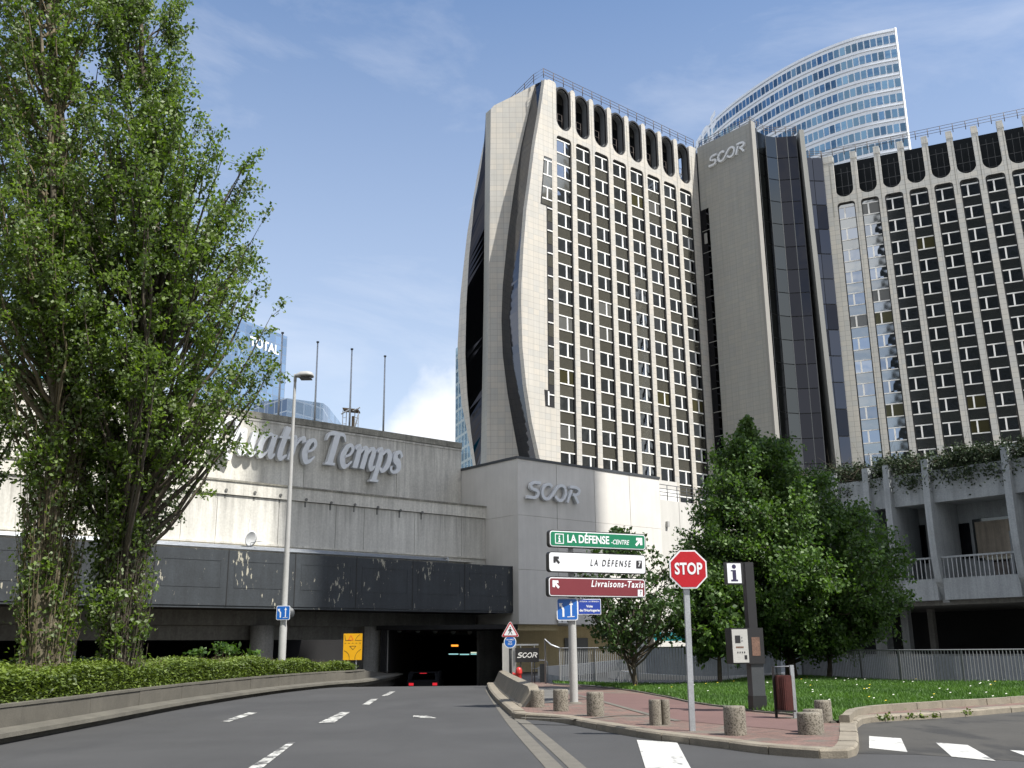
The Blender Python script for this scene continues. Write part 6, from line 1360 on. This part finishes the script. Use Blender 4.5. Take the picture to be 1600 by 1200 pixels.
for k in range(5): ln_([(-.4+.18*k, .17), (-.32+.18*k, .17)], 'road_line', INK)
for tri_ in ([(-.22, .32), (-.1, .54)], [(-.1, .54), (.02, .32)], [(.02, .32), (-.22, .32)]): ln_(tri_, 'warning_mark', ORANGE, .03)
# flagpoles on the roof behind the wall
fg = None
for (tx, ty), bxp, lab in (((440, 521), 434, 'flagpole before the mirror tower, next to the lamp head'), ((498.5, 536), 491, 'flagpole just right of the street lamp head'), ((552, 547), 546, 'flagpole rising through the small scaffold'), ((603.5, 558), 599, 'flagpole furthest right on the concrete wall'), ((374, 560), 371, 'flagpole glimpsed through the poplar leaves')):
    bpnt = onpl(bxp, 665, W3-NF*1.4, NF); tpn = onpl(tx, ty, W3-NF*1.4, NF); hgt = tpn.z-(z3-1.2)
    t = thing('flagpole', lab, 'flagpole', (bpnt.x, bpnt.y, z3-1.2), 'bare flagpoles on the roof') if fg is None else copy_tree(fg, None, (bpnt.x, bpnt.y, z3-1.2), None, lab)
    if fg is None:
        MB().tube([Vector((bpnt.x, bpnt.y, z3-1.2)), Vector((bpnt.x, bpnt.y, z3-1.2+hgt))], [.075, .045], 8).build('pole', ALU, t); MB().lathe((bpnt.x, bpnt.y, z3-1.2+hgt), [(.09, 0), (.09, .09), (.0001, .1)], 8).build('cap', DKMET, t); fg = t; fgh = hgt
    t.scale = (1, 1, hgt/fgh)
# scaffold
sc0 = onpl(549, 640, W3-NF*4, NF); sf = thing('scaffold', 'small white tube scaffold with plank deck on the concrete roof', 'scaffold', (sc0.x, sc0.y, z3-1)); kx_ = sc0.y/1609
zz1, zz0 = atd(549, 641, sc0.y).z, z3-1.
for dx_ in (-14, -8, 6, 12): MB().tube([Vector((sc0.x+dx_*kx_, sc0.y, zz0)), Vector((sc0.x+dx_*kx_, sc0.y, zz1))], .03, 5).build('leg', FR_W, sf)
for dx_ in (-11, 9):
    for k in range(6): MB().tube([Vector((sc0.x+(dx_-3)*kx_, sc0.y, zz0+.5+k*.42)), Vector((sc0.x+(dx_+3)*kx_, sc0.y, zz0+.5+k*.42))], .02, 5).build('rung', FR_W, sf)
MB().obox(Vector((sc0.x-13*kx_, sc0.y-.4, zz1)), Vector((26*kx_, 0, -.12)), Vector((0, .9, 0)), Z*.1).build('deck', WOODP, sf)
for a_, b_ in (((-15, -.35), (2, .05)), ((4, -.15), (16, .1)), ((6, -1.6), (14, -.3))): MB().tube([Vector((sc0.x+a_[0]*kx_, sc0.y-.4, zz1+a_[1])), Vector((sc0.x+b_[0]*kx_, sc0.y-.4, zz1+b_[1]))], .05, 5).build('brace', FR_W, sf)
MB().obox(Vector((sc0.x+1*kx_, sc0.y, zz0)), Vector((.18, 0, 0)), Vector((0, .18, 0)), Z*(zz1-zz0-.4)).build('plank', WOODP, sf)
# satellite dish
dp = onpl(392, 842, W1-NF*.4, NF); dh = thing('satellite_dish', 'small white satellite dish on a mast at the foot of the pale wall', 'dish', (dp.x, dp.y, zb1-.1))
MB().tube([Vector((dp.x-.12, dp.y, zb1-.2)), Vector((dp.x-.1, dp.y, dp.z+1.0))], .025, 6).build('mast', ALU, dh)
o_ = MB().lathe((0, 0, 0), [(.0001, .1), (.18, .09), (.33, .04), (.42, -.02), (.33, .02), (.0001, .07)], 20).build('reflector', DISH, dh, loc=(.02, -.1, dp.z-zb1+.1)); o_.rotation_euler = (R(-75), 0, R(62))
MB().tube([Vector((dp.x, dp.y, dp.z-.2)), Vector((dp.x+.75, dp.y-.1, dp.z-.1))], .02, 5).build('arm', ALU, dh)
# cyan-clad building glimpsed through the poplars
cy0 = atd(-60, 690, 78); cy1 = atd(112, 690, 84); cyb = thing('blue_building', 'cyan-clad building with white strips glimpsed through the left poplars', 'building', (cy0.x, cy0.y, 12)); dcy = (Vector((cy1.x, cy1.y, 0))-Vector((cy0.x, cy0.y, 0))); ncy = Vector((dcy.y, -dcy.x, 0)).normalized()
ztc = atd(50, 575, 80).z
for k in range(9): MB().obox(Vector((cy0.x, cy0.y, 13))+dcy*(k/9.+.004), dcy*(1/9.-.008), ncy*.3, Z*(ztc-13-(1.2 if k % 3 == 0 else 0))).build('wall_panel', CYAN if k % 3 else WHITE, cyb)
MB().obox(Vector((cy0.x, cy0.y, 13))+ncy*-.1, dcy, -ncy*14, Z*(ztc-13.5)).build('core', CYAN, cyb)
# inside the tunnel: globes, tubes, signals, cars
for k, px in enumerate((624, 653, 680, 708, 734)):
    P = onpl(px, 984+k*.9, Wb-NF*1.2, NF); g = thing('globe_lamp', ['round glass globe leftmost over the tunnel mouth', 'second glass globe from the left over the tunnel mouth', 'middle glass globe over the tunnel mouth', 'second glass globe from the right over the tunnel mouth', 'round glass globe rightmost over the tunnel mouth'][k], 'lamp', P, 'glass globes over the tunnel mouth')
    MB().lathe(P, [(.0001, -.17), (.08, -.15), (.14, -.09), (.17, 0), (.14, .09), (.08, .15), (.0001, .17)], 14).build('globe', GLOBE, g, recalc=False); MB().tube([P+Z*.15, P+Z*.7], .02, 5).build('stem', DKMET, g)
for k, px in enumerate((635, 668, 695, 721)):
    P = onpl(px, 988, Wb-NF*1.5, NF); sgn = thing('lane_signal', ['faint red lane signal between the first and second globe', 'faint red lane signal between the second and middle globe', 'faint red lane signal right of the middle globe', 'faint red lane signal between the last two globes'][k], 'signal', P, 'red lane signals in the tunnel')
    MB().obox(P+NF*-.1, DR*.5, -NF*.15, Z*.34).build('case', BLACKF, sgn); MB().obox(P+DR*.1+Z*.08+NF*-.09, DR*.3, NF*.02, Z*.14).build('lens', SIGRED, sgn)
for x0, x1, py, m, D_, lab in ((629, 640, 1020.5, TUBEW, 84, 'white lit tube at the left inside the tunnel'), (643, 654, 1020.5, TUBEW, 84, 'second white lit tube at the left inside the tunnel'), (701, 716, 1022, TUBE, 82, 'left teal lit tube inside the tunnel'), (718.5, 733, 1022.5, TUBE, 82, 'middle teal lit tube inside the tunnel'), (735.5, 751, 1022, TUBE, 82, 'right teal lit tube inside the tunnel'), (735.5, 751, 1019.7, TUBEW, 82.3, 'upper white lit tube at the right inside the tunnel'), (705, 716, 1009.3, TUBEO, 72, 'orange lit lamp high inside the tunnel'), (640.5, 647, 1036, TUBEW, 80, 'small lit sign line inside the tunnel'), (640.5, 645.5, 1040.6, TUBEW, 80, 'lower small lit sign line inside the tunnel')):
    a_, b_ = atd(x0, py, D_), atd(x1, py, D_); o_ = MB().obox(a_-Z*.04, b_-a_, Vector((0, .1, 0)), Z*(.08 if m is not TUBEO else .13)).build('tunnel_light', m); tag(o_, lab, 'lamp', 'lit tubes in the tunnel')
def car(label, px, py, D_):
    c = atd(px, py, D_); zf = rampz(D_); t = thing('car', label, 'car', (c.x, D_, zf), 'cars driving into the tunnel'); X_ = Vector((1, 0, 0)); 
    prof = [(0, .35), (0, .95), (.12, 1.0), (.75, 1.42), (2.3, 1.45), (3.1, 1.0), (4.1, .9), (4.25, .4)]
    mb = MB(); mb.plate([prof], lambda u, v: Vector((c.x-.85, D_+u, zf+v)), lambda u, v: Vector((c.x+.85, D_+u, zf+v))); mb.build('body', CARP, t, bevel=.04)
    MB().add([Vector((c.x-.65, D_+.14, zf+1.03)), Vector((c.x+.65, D_+.14, zf+1.03)), Vector((c.x+.58, D_+.66, zf+1.38)), Vector((c.x-.58, D_+.66, zf+1.38))], [(0, 1, 2, 3)]).build('rear_window', GLD, t)
    for sx in (-1, 1):
        MB().obox(Vector((c.x+sx*.66-.13, D_-.02, zf+.72)), X_*.26, Vector((0, .05, 0)), Z*.14).build('tail_lamp', TAIL, t)
        for yy in (.75, 3.3): MB().tube([Vector((c.x+sx*.62, D_+yy, zf+.32)), Vector((c.x+sx*.86, D_+yy, zf+.32))], .32, 14).build('wheel', TYRE, t)
    MB().obox(Vector((c.x-.2, D_-.02, zf+1.36)), X_*.4, Vector((0, .03, 0)), Z*.03).build('tail_lamp', TAIL, t)
car('dark car with lit tail lamps just inside the tunnel, further left', 644, 1062, 66.); car('dark low car with lit tail lamps in the tunnel, nearer the camera', 661, 1070, 58.)
